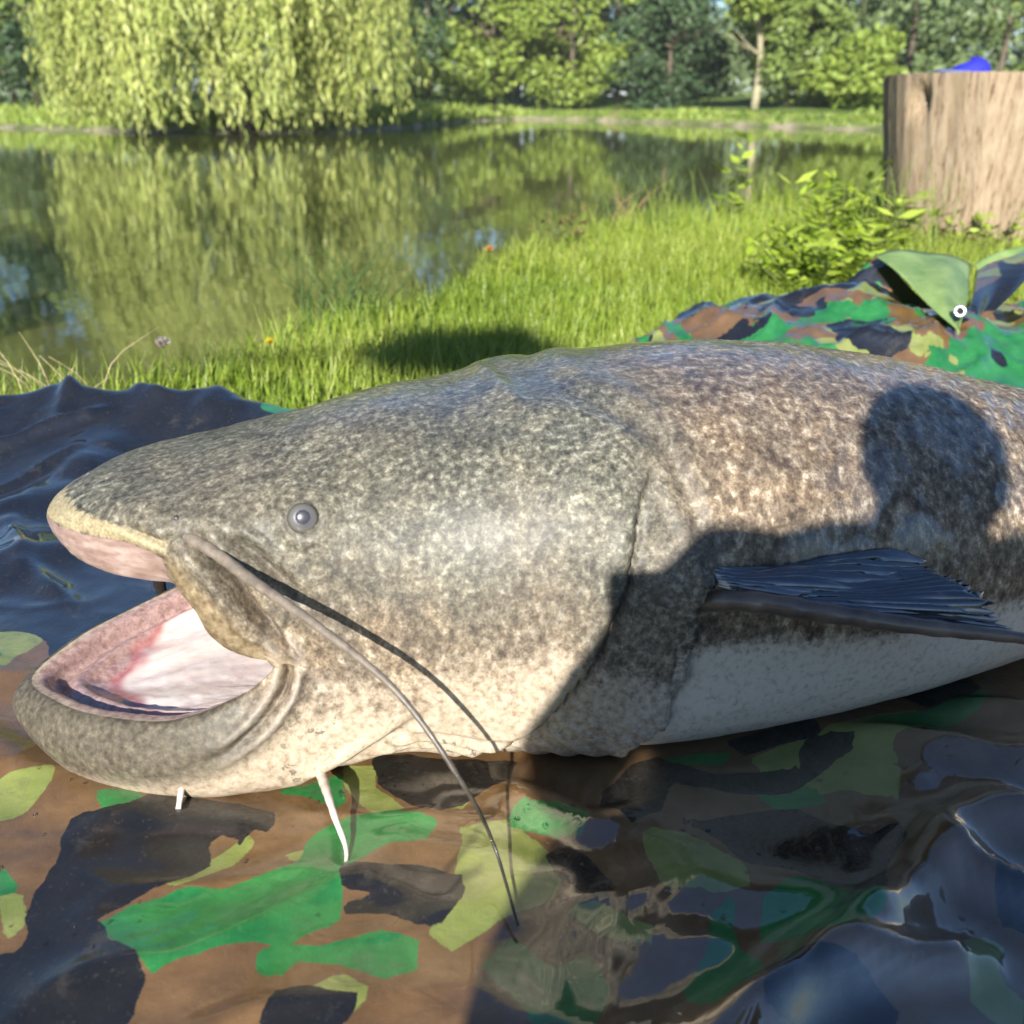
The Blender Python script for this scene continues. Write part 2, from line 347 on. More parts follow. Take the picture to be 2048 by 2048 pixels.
# ------------------------------------------------------------------ camouflage tarpaulin
TB = [(-1.7, 1.50), (-1.0, 1.56), (-.72, 1.64), (-.34, 1.60), (.05, 1.74), (.25, 2.02), (.50, 2.22), (.80, 2.32), (1.05, 2.30), (1.3, 2.36), (1.9, 2.5)]
FOLDS = [  # crest polyline on the ground, height, width
 ([(-0.011, 0.674), (0.026, 0.647), (0.057, 0.62), (0.09, 0.635)], .011, .014),
 ([(0.124, 0.426), (0.162, 0.459), (0.202, 0.5), (0.242, 0.527)], .030, .022),
 ([(0.192, 0.475), (0.239, 0.479), (0.284, 0.487)], .022, .016),
 ([(0.242, 0.527), (0.279, 0.572), (0.314, 0.605), (0.36, 0.623), (0.401, 0.617)], .020, .018),
 ([(0.3, 0.588), (0.32, 0.556), (0.346, 0.527)], .024, .018),
 ([(0.395, 0.789), (0.439, 0.78), (0.469, 0.747)], .018, .020),
 ([(0.286, 0.674), (0.346, 0.709), (0.404, 0.702), (0.426, 0.66)], .010, .05),
 ([(-0.46, 0.736), (-0.397, 0.695), (-0.336, 0.66), (-0.269, 0.642), (-0.218, 0.632), (-0.176, 0.626)], .011, .022),
 ([(-0.61, 1.04), (-0.563, 1.097), (-0.526, 1.128)], .02, .06),
 ([(-0.872, 1.539), (-0.716, 1.566), (-0.526, 1.526), (-0.393, 1.487)], .030, .05),
 ([(-0.976, 1.785), (-0.737, 1.685), (-0.565, 1.654), (-0.378, 1.566)], .035, .045),
 ([(-0.584, 1.391), (-0.609, 1.267), (-0.664, 1.177)], .020, .05),
 ([(0.124, 0.577), (0.163, 0.551), (0.212, 0.546)], .006, .018),
 ([(-0.164, 0.641), (-0.082, 0.632), (-0.014, 0.628)], .003, .008),
 ([(-0.677, 2.02), (-0.567, 1.785), (-0.447, 1.539)], 0.016, 0.014),
 ([(-0.74, 1.956), (-0.701, 1.685), (-0.674, 1.462)], 0.014, 0.013),
 ([(-0.847, 1.75), (-0.698, 1.654), (-0.53, 1.512)], 0.014, 0.012),
 ([(-0.767, 1.391), (-0.687, 1.438), (-0.611, 1.487)], 0.014, 0.013),
 ([(-0.499, 1.857), (-0.428, 1.717), (-0.369, 1.609)], 0.013, 0.012),
 ([(-0.721, 1.267), (-0.668, 1.306), (-0.622, 1.391)], 0.014, 0.012),
 ([(-0.624, 1.177), (-0.544, 1.054), (-0.47, 0.988)], 0.01, 0.012),
 ([(-0.634, 1.785), (-0.524, 1.733), (-0.396, 1.654)], 0.012, 0.01),
]
nx, ny = 420, 360
sx = np.linspace(-1.55, 1.75, nx); sy = np.linspace(0, 1, ny)
TX = np.repeat(sx[:, None], ny, 1); yb = shore(sx, TB)[:, None]+.006*np.sin(sx*23)[:, None]+.012*np.sin(sx*9.0)[:, None]
TY = -.25+(yb+.25)*sy[None, :]**.9
edge = yb-TY                                                   # distance from the back edge
lft = sstep(-.04, -.26, TX); rgt = sstep(.25, .6, TX)
def tarp_height(X, Y):
    z = .010*(fbm(X*3+3, Y*3, 4)-.5)+.005*(fbm(X*14, Y*14, 3)-.5)
    for pts, h, w in FOLDS:
        d, u = polydist(X+.02*(fbm(X*9+7, Y*9, 2)-.5), Y+.02*(fbm(X*9, Y*9+4, 2)-.5), pts)
        z = z+h*np.exp(-(d/w)**2)*np.clip(np.sin(np.pi*np.clip(u*.8+.1, 0, 1))*1.6, 0, 1)*(.7+.6*fbm(X*20, Y*20, 2))
    for k, (f_, a_) in enumerate(((2.6, .012), (6.0, .006), (13.0, .0028))):              # sharp random creases
        n_ = fbm(X*f_+3*k+.6*fbm(X*4, Y*4+k, 2), Y*f_*1.3+7*k, 2, .4); z = z+a_*np.clip(1-np.abs(n_-.5)*9, 0, 1)**2*(.55-.35*sstep(-.2, -.5, X)*sstep(.8, 1.0, Y)+.5*sstep(.2, .4, X)+1.6*sstep(1.4, 1.8, Y)*sstep(.0, .4, X))
    return z
TZ = tarp_height(TX, TY)
calm = np.exp(-((TX*math.cos(R(15))+(TY-.80)*math.sin(R(15))-.25)/.62)**4-((TY-.82-(TX+.2)*math.tan(R(15)))/.20)**4)
TZ = TZ*(1-calm)-.010*calm                                     # pressed flat under the fish
TZ += lft*(.062*np.exp(-((edge-.10)/.16)**2)*(.75+.5*fbm(TX*3.1, TY*3.1, 3))-.06*sstep(.10, 0, edge))
TZ += .12*np.exp(-((TX-.66)/np.where(TX < .66, .52, .24))**2-((TY-2.06)/.24)**2)+.10*np.exp(-((TX-1.15)/.35)**2-((TY-2.05)/.25)**2)
TZ += rgt*.05*(fbm(TX*5+1, TY*5, 3)-.45)*sstep(1.2, 1.6, TY)*2
TZ = TZ+.004
# camouflage print: one signed field per ink, thresholded by the material
BLK = [[(-0.321, 0.577), (-0.33, 0.605), (-0.328, 0.629), (-0.306, 0.635), (-0.288, 0.641), (-0.275, 0.66), (-0.231, 0.651), (-0.176, 0.635), (-0.176, 0.611), (-0.193, 0.614), (-0.197, 0.596), (-0.208, 0.611), (-0.217, 0.599), (-0.21, 0.577), (-0.23, 0.556), (-0.251, 0.544), (-0.273, 0.526), (-0.257, 0.504), (-0.234, 0.495), (-0.222, 0.475), (-0.224, 0.44), (-0.313, 0.436), (-0.337, 0.485), (-0.314, 0.5), (-0.315, 0.518), (-0.325, 0.546)],
 [(-0.117, 0.569), (-0.098, 0.573), (-0.073, 0.577), (-0.032, 0.569), (-0.031, 0.546), (-0.046, 0.517), (-0.061, 0.52), (-0.082, 0.531), (-0.11, 0.528), (-0.111, 0.538), (-0.09, 0.546), (-0.113, 0.551)],
 [(-0.146, 0.44), (-0.141, 0.462), (-0.12, 0.466), (-0.095, 0.46), (-0.1, 0.44)], [(-0.117, 0.717), (0.006, 0.709), (-0.003, 0.674), (-0.027, 0.66), (-0.054, 0.634), (-0.075, 0.64), (-0.106, 0.672)],
 [(0.126, 0.623), (0.214, 0.635), (0.232, 0.616), (0.26, 0.605), (0.284, 0.617), (0.283, 0.599), (0.267, 0.577), (0.256, 0.567), (0.249, 0.536), (0.234, 0.526), (0.227, 0.546), (0.214, 0.551), (0.196, 0.566), (0.162, 0.577), (0.151, 0.598)],
 [(0.024, 0.587), (0.037, 0.599), (0.051, 0.588), (0.075, 0.555), (0.062, 0.536), (0.045, 0.55), (0.027, 0.566)], [(0.072, 0.66), (0.101, 0.702), (0.12, 0.709), (0.142, 0.681), (0.122, 0.66), (0.113, 0.634), (0.088, 0.616), (0.066, 0.64)],
 [(0.123, 0.702), (0.162, 0.681), (0.227, 0.688), (0.235, 0.715), (0.268, 0.739), (0.288, 0.732), (0.277, 0.709), (0.251, 0.679), (0.211, 0.653), (0.177, 0.653), (0.134, 0.666)], [(0.153, 0.458), (0.172, 0.471), (0.203, 0.467), (0.228, 0.446), (0.216, 0.422), (0.139, 0.426)],
 [(0.331, 0.572), (0.368, 0.551), (0.345, 0.504), (0.315, 0.512), (0.316, 0.536)], [(0.181, 0.733), (0.26, 0.762), (0.264, 0.739), (0.19, 0.708)], [(0.348, 0.816), (0.409, 0.874), (0.5, 0.917), (0.527, 0.874), (0.435, 0.816), (0.373, 0.78)], [(-0.495, 0.939), (-0.469, 1.013), (-0.398, 0.975), (-0.377, 0.884), (-0.427, 0.854)]]
GRN = [[(-0.272, 0.518), (-0.25, 0.541), (-0.229, 0.55), (-0.196, 0.551), (-0.151, 0.577), (-0.141, 0.611), (-0.128, 0.623), (-0.09, 0.635), (-0.057, 0.623), (-0.063, 0.599), (-0.085, 0.593), (-0.115, 0.566), (-0.108, 0.521), (-0.136, 0.503), (-0.179, 0.5), (-0.208, 0.486), (-0.219, 0.478), (-0.242, 0.499)],
 [(-0.162, 0.495), (-0.123, 0.504), (-0.091, 0.517), (-0.053, 0.512), (-0.056, 0.478), (-0.079, 0.474), (-0.106, 0.486), (-0.133, 0.486), (-0.142, 0.47), (-0.155, 0.478)], [(-0.322, 0.653), (-0.307, 0.66), (-0.288, 0.654), (-0.276, 0.646), (-0.282, 0.621), (-0.299, 0.624)], [(-0.17, 0.674), (-0.138, 0.686), (-0.131, 0.646), (-0.149, 0.653), (-0.181, 0.666)],
 [(-0.022, 0.486), (-0.001, 0.508), (0.025, 0.486), (0.046, 0.499), (0.06, 0.47), (0.048, 0.44), (0.01, 0.44), (-0.001, 0.466)], [(0.127, 0.526), (0.148, 0.545), (0.146, 0.499), (0.156, 0.486), (0.147, 0.458), (0.118, 0.44), (0.103, 0.466), (0.123, 0.499)],
 [(0.167, 0.536), (0.194, 0.56), (0.214, 0.55), (0.242, 0.526), (0.226, 0.499), (0.192, 0.474), (0.178, 0.495), (0.153, 0.499)], [(0.194, 0.672), (0.237, 0.659), (0.24, 0.64), (0.202, 0.634), (0.188, 0.659)], [(-0.002, 0.659), (0.057, 0.621), (0.056, 0.598), (0.029, 0.61), (-0.002, 0.621)],
 [(0.123, 0.708), (0.182, 0.717), (0.169, 0.693), (0.13, 0.695)], [(0.311, 0.762), (0.372, 0.779), (0.426, 0.816), (0.446, 0.796), (0.378, 0.746), (0.327, 0.73)], [(-0.377, 0.567), (-0.352, 0.577), (-0.333, 0.551), (-0.362, 0.536)]]
LGT = [[(-0.401, 0.681), (-0.363, 0.688), (-0.358, 0.667), (-0.365, 0.634), (-0.404, 0.621), (-0.422, 0.659)], [(-0.201, 0.598), (-0.194, 0.616), (-0.184, 0.598), (-0.197, 0.571), (-0.226, 0.555), (-0.243, 0.56), (-0.213, 0.587)], [(-0.129, 0.462), (-0.105, 0.478), (-0.085, 0.47), (-0.083, 0.454), (-0.1, 0.444), (-0.114, 0.454)],
 [(-0.059, 0.646), (-0.03, 0.654), (-0.034, 0.637), (-0.061, 0.631)], [(-0.038, 0.616), (-0.002, 0.623), (0.036, 0.576), (0.031, 0.545), (-0.008, 0.526), (-0.038, 0.499), (-0.053, 0.512), (-0.038, 0.571)], [(0.095, 0.623), (0.123, 0.61), (0.162, 0.576), (0.163, 0.545), (0.137, 0.54), (0.103, 0.555), (0.092, 0.587)],
 [(0.033, 0.536), (0.056, 0.545), (0.075, 0.526), (0.091, 0.517), (0.086, 0.503), (0.057, 0.517)], [(0.196, 0.702), (0.291, 0.755), (0.363, 0.789), (0.346, 0.73), (0.318, 0.715), (0.296, 0.64), (0.26, 0.653), (0.209, 0.646)], [(-0.141, 0.702), (-0.11, 0.702), (-0.105, 0.667), (-0.074, 0.635), (-0.106, 0.632), (-0.126, 0.66)],
 [(-0.344, 0.544), (-0.333, 0.551), (-0.315, 0.527), (-0.316, 0.504), (-0.327, 0.513)], [(0.28, 0.5), (0.297, 0.508), (0.309, 0.499), (0.292, 0.474), (0.304, 0.458), (0.287, 0.44), (0.276, 0.458)], [(-0.161, 0.588), (-0.103, 0.608), (-0.106, 0.599), (-0.151, 0.575)]]
def ink(polys, seed, thr, sx_=3.2, sy_=5.0):
    w = .008*(fbm(TX*55+seed, TY*55, 3)-.5)+.010*(fbm(TX*20, TY*20+seed, 2)-.5)
    f = np.full(TX.shape, -1.0)
    for p in polys: f = np.maximum(f, polysdf(TX, TY, p))
    front = sstep(.92, .78, TY+.12*np.abs(TX-.1)-.10*np.clip(TX, 0, 1))*sstep(.36, .42, TY)
    sc = 1+1.7*sstep(1.2, 1.6, TY)*sstep(0, .4, TX)
    nz = (fbm(TX*sx_*sc+seed*3.7+.5*fbm(TX*4, TY*4+seed, 2), TY*sy_*sc+seed*1.9, 4, .55)-thr)*.16
    nz = nz+(.006*sstep(1.3, 1.7, TY)*sstep(0, .4, TX) if seed in (8, 15) else 0)
    return (front*f+(1-front)*nz)+w
K = dict(ink_black=np.maximum(ink(BLK, 3, .57), -.03+.06*sstep(-.20, -.34, TX+.25*(fbm(TX*5, TY*5+3, 2)-.5))*sstep(.70, .86, TY+.30*(fbm(TX*6+1, TY*6, 3)-.5))*sstep(.40, .50, fbm(TX*3.3+4, TY*4+2, 3))), ink_green=ink(GRN, 8, .525), ink_light=ink(LGT, 15, .53))
t = NT('camouflage_tarpaulin'); co = t.coord()
fine = t.noise(co, 260, 3, .6); weave = t.noise(co, 900, 2, .5); mid = t.noise(co, 28, 4, .6); wob = t.math('MULTIPLY', t.math('SUBTRACT', t.noise(co, 150, 3, .6), .5), .003)
brown = t.ramp(mid, [(.3, (.105, .056, .020)), (.7, (.175, .098, .040))])
light = t.ramp(mid, [(.3, (.15, .185, .036)), (.7, (.25, .27, .075))])
green = t.ramp(mid, [(.3, (.008, .110, .024)), (.7, (.034, .215, .050))])
black = t.ramp(mid, [(.3, (.006, .006, .006)), (.7, (.014, .012, .010))])
def lay(c, name, over):
    return t.mix(t.map(t.math('ADD', t.attr(name), wob), -.0006, .0006), c, over)
c = lay(brown, 'ink_light', light); c = lay(c, 'ink_green', green); c = lay(c, 'ink_black', black)
c = t.mix(t.map(fine, .58, .75, 0, .10), c, (.30, .27, .20)); dirt = t.noise(co, 17, 6, .7, .4); c = t.mix(t.map(dirt, .56, .70, 0, .40), c, (.085, .070, .050))
wet = t.noise(co, 5.0, 4, .6)
xx, yy = t.sep(co)[0], t.sep(co)[1]; wn_ = t.math('MULTIPLY', t.math('SUBTRACT', wet, .5), .9)
pool = t.math('MAXIMUM', t.map(t.math('ADD', xx, wn_), -.16, .10), t.map(t.math('ADD', yy, wn_), .74, .92))      # water has run to the low right side and the far side
crinkle = t.noise(co, 38, 5, .55, .6); slub = t.noise(t.coord(scale=(1, .25, 1), rot=(0, 0, R(35))), 420, 3, .6)
t.set(Base_Color=c, Roughness=t.math('SUBTRACT', .52, t.math('MULTIPLY', pool, .22)), Specular_IOR_Level=.35, IOR=1.5,
      Coat_Weight=t.math('ADD', .42, t.math('MULTIPLY', pool, .58)), Coat_Roughness=t.math('SUBTRACT', .12, t.math('MULTIPLY', pool, .09)), Coat_IOR=2.2,
      Normal=t.bump(weave, .10, .001, t.bump(slub, .22, .0012, t.bump(crinkle, .30, .005))))
TARP_MAT = t.m
tarp = empty('camouflage_tarpaulin', (0, 0, 0)); tag(tarp, 'wet woodland camouflage tarpaulin spread on the grass under the catfish', 'tarpaulin')
tv = np.stack([TX, TY, TZ], -1); sheet = mesh('sheet', tv, grid_faces(nx, ny), TARP_MAT, tarp, True, K)
md = sheet.modifiers.new('thickness', 'SOLIDIFY'); md.thickness = .0012; md.offset = -1
# folded-over corner with its plain green backing, and the brass eyelet in it
t = NT('tarpaulin_green_backing'); co = t.coord(); n = t.noise(co, 22, 4, .6)
t.set(Base_Color=t.ramp(n, [(.3, (.10, .17, .055)), (.7, (.20, .28, .10))]), Roughness=.38, Specular_IOR_Level=.5, Normal=t.bump(t.noise(co, 30, 4, .6), .35, .006))
BACK = t.m
def flap(name, A, B, T, mat, sag=.02, n=26, attrs=False):
    """triangular sheet between edge A-B and tip T"""
    A, B, T = map(np.array, (A, B, T)); V = []
    for i in range(n):
        u = i/(n-1); L = A+(T-A)*u; Rr = B+(T-B)*u
        for j in range(n):
            w = j/(n-1); p = L+(Rr-L)*w
            p = p+np.array([0, 0, 1])*(sag*math.sin(math.pi*w)*(1-u)+.004*math.sin(w*9+u*7))+np.array([0, -1, .2])*sag*.8*math.sin(math.pi*u)
            V.append(p)
    V = np.array(V); a = None
    if attrs:
        q = V[:, 0]*9+V[:, 2]*5
        a = {k: fbm(V[:, 0]*11+s, V[:, 2]*13+V[:, 1]*6+s, 3)*.1-.057 for k, s in (('ink_black', 2), ('ink_green', 9), ('ink_light', 14))}
    o = mesh(name, V, grid_faces(n, n), mat, tarp, True, a); m = o.modifiers.new('thickness', 'SOLIDIFY'); m.thickness = .0015; return o
FA = (0.726, 2.1, 0.216); FB = (0.946, 2.16, 0.189); FT = (0.814, 1.86, 0.111)
fc = flap('folded_corner', FA, FB, FT, BACK)
fl = flap('raised_edge', (0.632, 2.12, 0.109), (0.756, 2.14, 0.213), (0.877, 2.02, 0.064), TARP_MAT, .01, attrs=True)
fr = flap('raised_edge', (1.113, 2.12, 0.242), (0.978, 2.2, 0.167), (0.862, 1.95, 0.08), TARP_MAT, .01, attrs=True)
fg_ = flap('raised_edge', (0.978, 2.22, 0.18), (1.227, 2.3, 0.237), (0.997, 2.18, 0.131), BACK, .012)
def torus_mesh(Rm, rm, n=28, m=10):
    V = [((Rm+rm*math.cos(b))*math.cos(a), (Rm+rm*math.cos(b))*math.sin(a), rm*math.sin(b)) for a in np.linspace(0, 2*math.pi, n, endpoint=False) for b in np.linspace(0, 2*math.pi, m, endpoint=False)]
    F = [(i*m+j, ((i+1) % n)*m+j, ((i+1) % n)*m+(j+1) % m, i*m+(j+1) % m) for i in range(n) for j in range(m)]
    return np.array(V), F
steel = NT('eyelet_metal'); steel.set(Base_Color=(.55, .55, .53), Metallic=.8, Roughness=.30, Normal=steel.bump(steel.noise(steel.coord(), 200, 3), .1, .001))
v, f = torus_mesh(.0085, .0034)
ey = mesh('eyelet', v, f, steel.m, fc); ey.location = (0.816, 1.872, 0.148); ey.rotation_euler = (R(68), 0, R(-8)); ey.scale = (1, 1, .6)
hole = simple('eyelet_hole_shadowed_cloth', (.012, .012, .012), .9, .2, 50)  # near-black disc, the shade inside the eyelet put into its colour
v = [(0, 0, 0)]+[(.0065*math.cos(a), .0065*math.sin(a), 0) for a in np.linspace(0, 2*math.pi, 20, endpoint=False)]
hd = mesh('eyelet_shade_disc', v, [(0, i+1, (i+1) % 20+1) for i in range(20)], hole, fc); hd.location = (0.817, 1.873, 0.148); hd.rotation_euler = (R(68), 0, R(-8))
# beads of lake water standing on the sheet
t = NT('water_bead'); t.set(Base_Color=(.9, .92, .95), Roughness=.02, IOR=1.33, Transmission_Weight=1.0); BEAD = t.m
V, F = [], []
def dome(c, r, hgt, n=9, m=4):
    o = len(V); V.append((c[0], c[1], c[2]+hgt))
    for i in range(1, m+1):
        a = i/m*math.pi/2
        for j in range(n): V.append((c[0]+r*math.sin(a)*math.cos(2*math.pi*j/n), c[1]+r*math.sin(a)*math.sin(2*math.pi*j/n), c[2]+hgt*math.cos(a)))
    for j in range(n): F.append((o, o+1+j, o+1+(j+1) % n))
    for i in range(m-1):
        for j in range(n): a = o+1+i*n; F.append((a+j, a+n+j, a+n+(j+1) % n, a+(j+1) % n))
def tarp_z_at(x, y):
    i = int(np.clip(np.searchsorted(sx, x), 1, nx-1)); j = int(np.clip(np.searchsorted(TY[i], y), 1, ny-1)); return float(TZ[i, j])
for k in range(200):
    x = random.uniform(-.42, .62); y = random.uniform(.44, .78)
    if random.random() < .6: x, y = random.choice([(-.28, .53), (.05, .62), (-.12, .66), (.16, .56), (.34, .66), (.30, .50)]); x += random.gauss(0, .035); y += random.gauss(0, .02)
    r_ = random.uniform(.0006, .0020); dome((x, y, tarp_z_at(x, y)-.0003), r_*random.uniform(1, 1.6), r_*.7)
tag(mesh('water_beads', V, F, BEAD, None), 'tiny beads of lake water scattered on the camouflage sheet', 'water drops', kind='stuff')

# ------------------------------------------------------------------ near bank: grass, weeds, stump, cap
GR = leaf_mat('grass_blade', [(.100, .170, .014), (.205, .295, .028), (.36, .40, .085)], .22, .45)
def blades(n, xr, yr, keep, hgt, wid, seed, lean=.35):
    r = np.random.default_rng(seed); X = r.uniform(*xr, n); Y = r.uniform(*yr, n); m = keep(X, Y); X, Y = X[m], Y[m]; n = len(X)
    Z = terrain_z(X, Y)-.004; patch = fbm(X*2.3, Y*2.3, 3); H = hgt(X, Y)*r.uniform(.45, 1.25, n)*(.55+.9*patch)
    a = r.uniform(0, 6.28, n); ln = H*lean*r.uniform(.3, 1.8, n); w = wid*r.uniform(.6, 1.3, n)
    dx, dy = np.cos(a), np.sin(a); b = a+math.pi/2+r.normal(0, .4, n); wx, wy = np.cos(b)*w, np.sin(b)*w
    P0 = np.stack([X, Y, Z], 1); S = np.stack([wx, wy, 0*wx], 1)
    P1 = P0+np.stack([dx*ln*.35, dy*ln*.35, H*.55], 1); P2 = P0+np.stack([dx*ln, dy*ln, H*(1-.12*r.uniform(0, 2, n))], 1)
    V = np.stack([P0-S, P0+S, P1+S*.75, P1-S*.75, P2+S*.12, P2-S*.12], 1).reshape(-1, 3)
    o = (np.arange(n)*6)[:, None]; F = np.concatenate([o+np.array([0, 1, 2, 3]), o+np.array([3, 2, 4, 5])])
    return V, F, np.repeat(np.clip(r.normal(.5, .22, n)+(patch-.5)*.7, 0, 1), 6)
def off_tarp(X, Y): return (Y > shore(X, TB)-.03) & (Y < shore(X, NEAR)+.02)
def edge_h(X, Y):
    d = shore(X, NEAR)-Y; return .065+.075*np.exp(-(d/.35)**2)+.03*sstep(.5, 1.3, X)
A1 = blades(120000, (-1.9, 3.2), (1.45, 4.3), off_tarp, edge_h, .0016, 1)
A2 = blades(70000, (-1.0, 4.5), (3.2, 7.0), off_tarp, lambda X, Y: edge_h(X, Y)*1.25, .0026, 2)
A3 = blades(5200, (-1.9, 3.0), (1.6, 6.2), lambda X, Y: off_tarp(X, Y) & (shore(X, NEAR)-Y < .22), lambda X, Y: .17+0*X, .0020, 3, .5)
V = []; F = []; Q = []; o = 0
for v, f, q in (A1, A2, A3): V.append(v); F.append(f+o); Q.append(q); o += len(v)
tag(mesh('grass', np.concatenate(V), np.concatenate(F), GR, None, False, {'rnd': np.concatenate(Q)}), 'bright sunlit grass growing on the bank between tarpaulin and lake', 'grass', kind='stuff')
# far bank fringe of reeds and brush at the waterline
r = np.random.default_rng(3); n = 9000; X = r.uniform(-30, 34, n); Y = shore(X, FAR)+np.abs(r.normal(0, 1.0, n))+.15
k = fbm(X*.25, X*0+2, 3); H = (.15+.9*np.clip(k-.35, 0, 1))*r.uniform(.5, 1.4, n)
D = np.stack([r.normal(0, .35, n), r.normal(0, .35, n), np.ones(n)], 1)
v, f = quads(np.stack([X, Y, terrain_z(X, Y)-.03], 1), D, rand_dirs(n, r)+np.array([0, -1, 0]), H, H*.3)
tag(mesh('shore_brush', v, f, M_lime, None, False, {'rnd': np.repeat(r.uniform(0, 1, n), 4)}), 'low green brush fringing the waterline of the far shore', 'brush', kind='stuff')

# leafy weeds
LW = leaf_mat('weed_leaf_lime', [(.15, .24, .015), (.27, .38, .030), (.40, .48, .08)], .25)
STEM = simple('weed_stem_green', (.12, .15, .04), .7, .3, 60)
def weed(name, label, cat, loc, h, nst, spread, lsz, seed, mat=LW, group=None, nl=16, narrow=.5):
    r = np.random.default_rng(seed); e = empty(name, loc); tag(e, label, cat, group); V, F = [], []; P_, D_, N_, L_ = [], [], [], []
    for s in range(nst):
        a = r.uniform(0, 6.28); sp = spread*math.sqrt(r.uniform(0.02, 1)); hh = h*r.uniform(.5, 1.05)*(1-.35*sp/spread)
        path = smooth_path([(math.cos(a)*sp*.35, math.sin(a)*sp*.35, -.03), (math.cos(a)*sp*.7, math.sin(a)*sp*.7, hh*.55), (math.cos(a)*sp, math.sin(a)*sp, hh)], 9)
        v, f = tube(path, np.linspace(.0035, .0012, 9), 5); o = sum(len(q) for q in V); V.append(v); F.extend([tuple(i+o for i in q) for q in f])
        for l in range(nl):
            i = r.integers(2, 9); p = path[i]+r.normal(0, .004, 3); b = r.uniform(0, 6.28)
            P_.append(p); D_.append((math.cos(b), math.sin(b), r.uniform(-.1, .7))); N_.append(np.array([0, 0, 1])+r.normal(0, .35, 3)); L_.append(lsz*r.uniform(.6, 1.3))
    mesh('stem', np.concatenate(V), F, STEM, e)
    P_, D_, N_, L_ = map(np.array, (P_, D_, N_, L_)); v, f = quads(P_, D_, N_, L_, L_*narrow)
    mesh('foliage', v, f, mat, e, False, {'rnd': np.repeat(np.clip(r.normal(.55, .22, len(P_)), 0, 1), 4)})
    return e
weed('leafy_weed', 'dense lime green leafy weed clump growing at the left foot of the stump', 'weed', (1.16, 3.62, -.03), .37, 44, .27, .075, 1, nl=14, narrow=.26)
weed('leafy_weed', 'low spreading lime green weed just behind the raised tarpaulin hump', 'weed', (.92, 3.0, -.03), .24, 44, .24, .048, 2, nl=22)
weed('leafy_weed', 'tall thin weed with a few pale leaves standing above the lakeside grass', 'weed', (.98, 4.75, -.04), .50, 5, .14, .075, 3, nl=7)
weed('leafy_weed', 'sparse reddish green weed at the grass edge beside the water', 'weed', (.17, 3.85, -.04), .24, 8, .13, .035, 4, nl=12, mat=leaf_mat('weed_leaf_reddish', [(.12, .12, .03), (.18, .16, .05), (.22, .11, .05)]))
weed('leafy_weed', 'clump of weed in front of the stump foot', 'weed', (1.72, 3.72, -.03), .22, 26, .22, .05, 6, nl=16, narrow=.28)
DRY = simple('dry_grass_straw', (.42, .25, .13), .8, .3, 90)
def tuft(name, label, cat, loc, n, h, seed, mat, w=.003, spread=.05, lean=.5, group=None):
    r = np.random.default_rng(seed); V, F = [], []
    for s in range(n):
        a = r.uniform(0, 6.28); b = r.uniform(0, spread); L = h*r.uniform(.6, 1.1); t_ = lean*L*r.uniform(.2, 1.2); c0 = r.uniform(0, 6.28)
        p = smooth_path([(math.cos(c0)*b, math.sin(c0)*b, -.02), (math.cos(c0)*b+math.cos(a)*t_*.3, math.sin(c0)*b+math.sin(a)*t_*.3, L*.6), (math.cos(c0)*b+math.cos(a)*t_, math.sin(c0)*b+math.sin(a)*t_, L)], 7)
        v, f = tube(p, np.linspace(w, w*.2, 7), 4); o = sum(len(q) for q in V); V.append(v); F.extend([tuple(i+o for i in q) for q in f])
    o = mesh(name, np.concatenate(V), F, mat, None); o.location = loc; return tag(o, label, cat, group)
GREENB = simple('grass_stalk_green', (.14, .20, .03), .6, .3, 40)
tuft('dry_grass_tuft', 'tuft of dry reddish seed grass at the lake edge', 'grass tuft', (.50, 4.75, -.05), 14, .24, 5, DRY, .0026, .10, .9)
tuft('dry_grass_tuft', 'few pale dry grass stalks poking above the tarpaulin edge', 'grass tuft', (-.80, 1.76, -.03), 14, .16, 6, simple('dry_grass_pale', (.48, .40, .22), .8, .3, 90), .0016, .10, .7)
tuft('grass_tuft', 'dark green grass tuft hanging over the water edge', 'grass tuft', (-.44, 2.62, -.12), 60, .30, 7, simple('grass_stalk_dark', (.05, .10, .02), .6, .3, 40), .0028, .12, .7)
tuft('grass_tuft', 'long thin grass blades crossing in front of the stump', 'grass tuft', (1.90, 3.62, -.03), 9, .80, 8, GREENB, .0030, .12, .30)
tuft('grass_tuft', 'clump of tall green grass on the shore behind the weeds', 'grass tuft', (.62, 4.35, -.05), 46, .30, 9, GREENB, .0026, .22, .45)
tuft('grass_tuft', 'tall green grass blades left of the stump foot', 'grass tuft', (1.30, 3.55, -.03), 40, .36, 10, GREENB, .0028, .16, .4)
def flower(label, loc, h, R0, col, seed):
    r = np.random.default_rng(seed); e = empty('wild_flower', loc); tag(e, label, 'flower')
    v, f = tube(smooth_path([(0, 0, -.02), (.004, .002, h*.5), (0, 0, h)], 6), np.full(6, .0013), 5); mesh('stem', v, f, STEM, e)
    n = 60; a = r.uniform(0, 6.28, n); el = r.uniform(.05, 1.3, n); D = np.stack([np.cos(a)*np.cos(el), np.sin(a)*np.cos(el), np.sin(el)], 1)
    v, f = quads(np.zeros((n, 3))+np.array([0, 0, h]), D, rand_dirs(n, r), np.full(n, R0), np.full(n, R0*.45))
    mesh('petals', v, f, simple('petal_'+label.split()[0], col, .6, .15, 80, .3, 0), e, False)
flower('yellow dandelion flower in the grass behind the tarpaulin', (-.50, 2.10, -.03), .070, .011, (.60, .44, .02), 1)
flower('orange flower head at the grass edge by the water', (-.07, 3.30, -.04), .11, .018, (.42, .20, .07), 2)
flower('withered white seed head above the dark tarpaulin edge', (-.66, 1.92, -.04), .115, .018, (.62, .52, .46), 3)

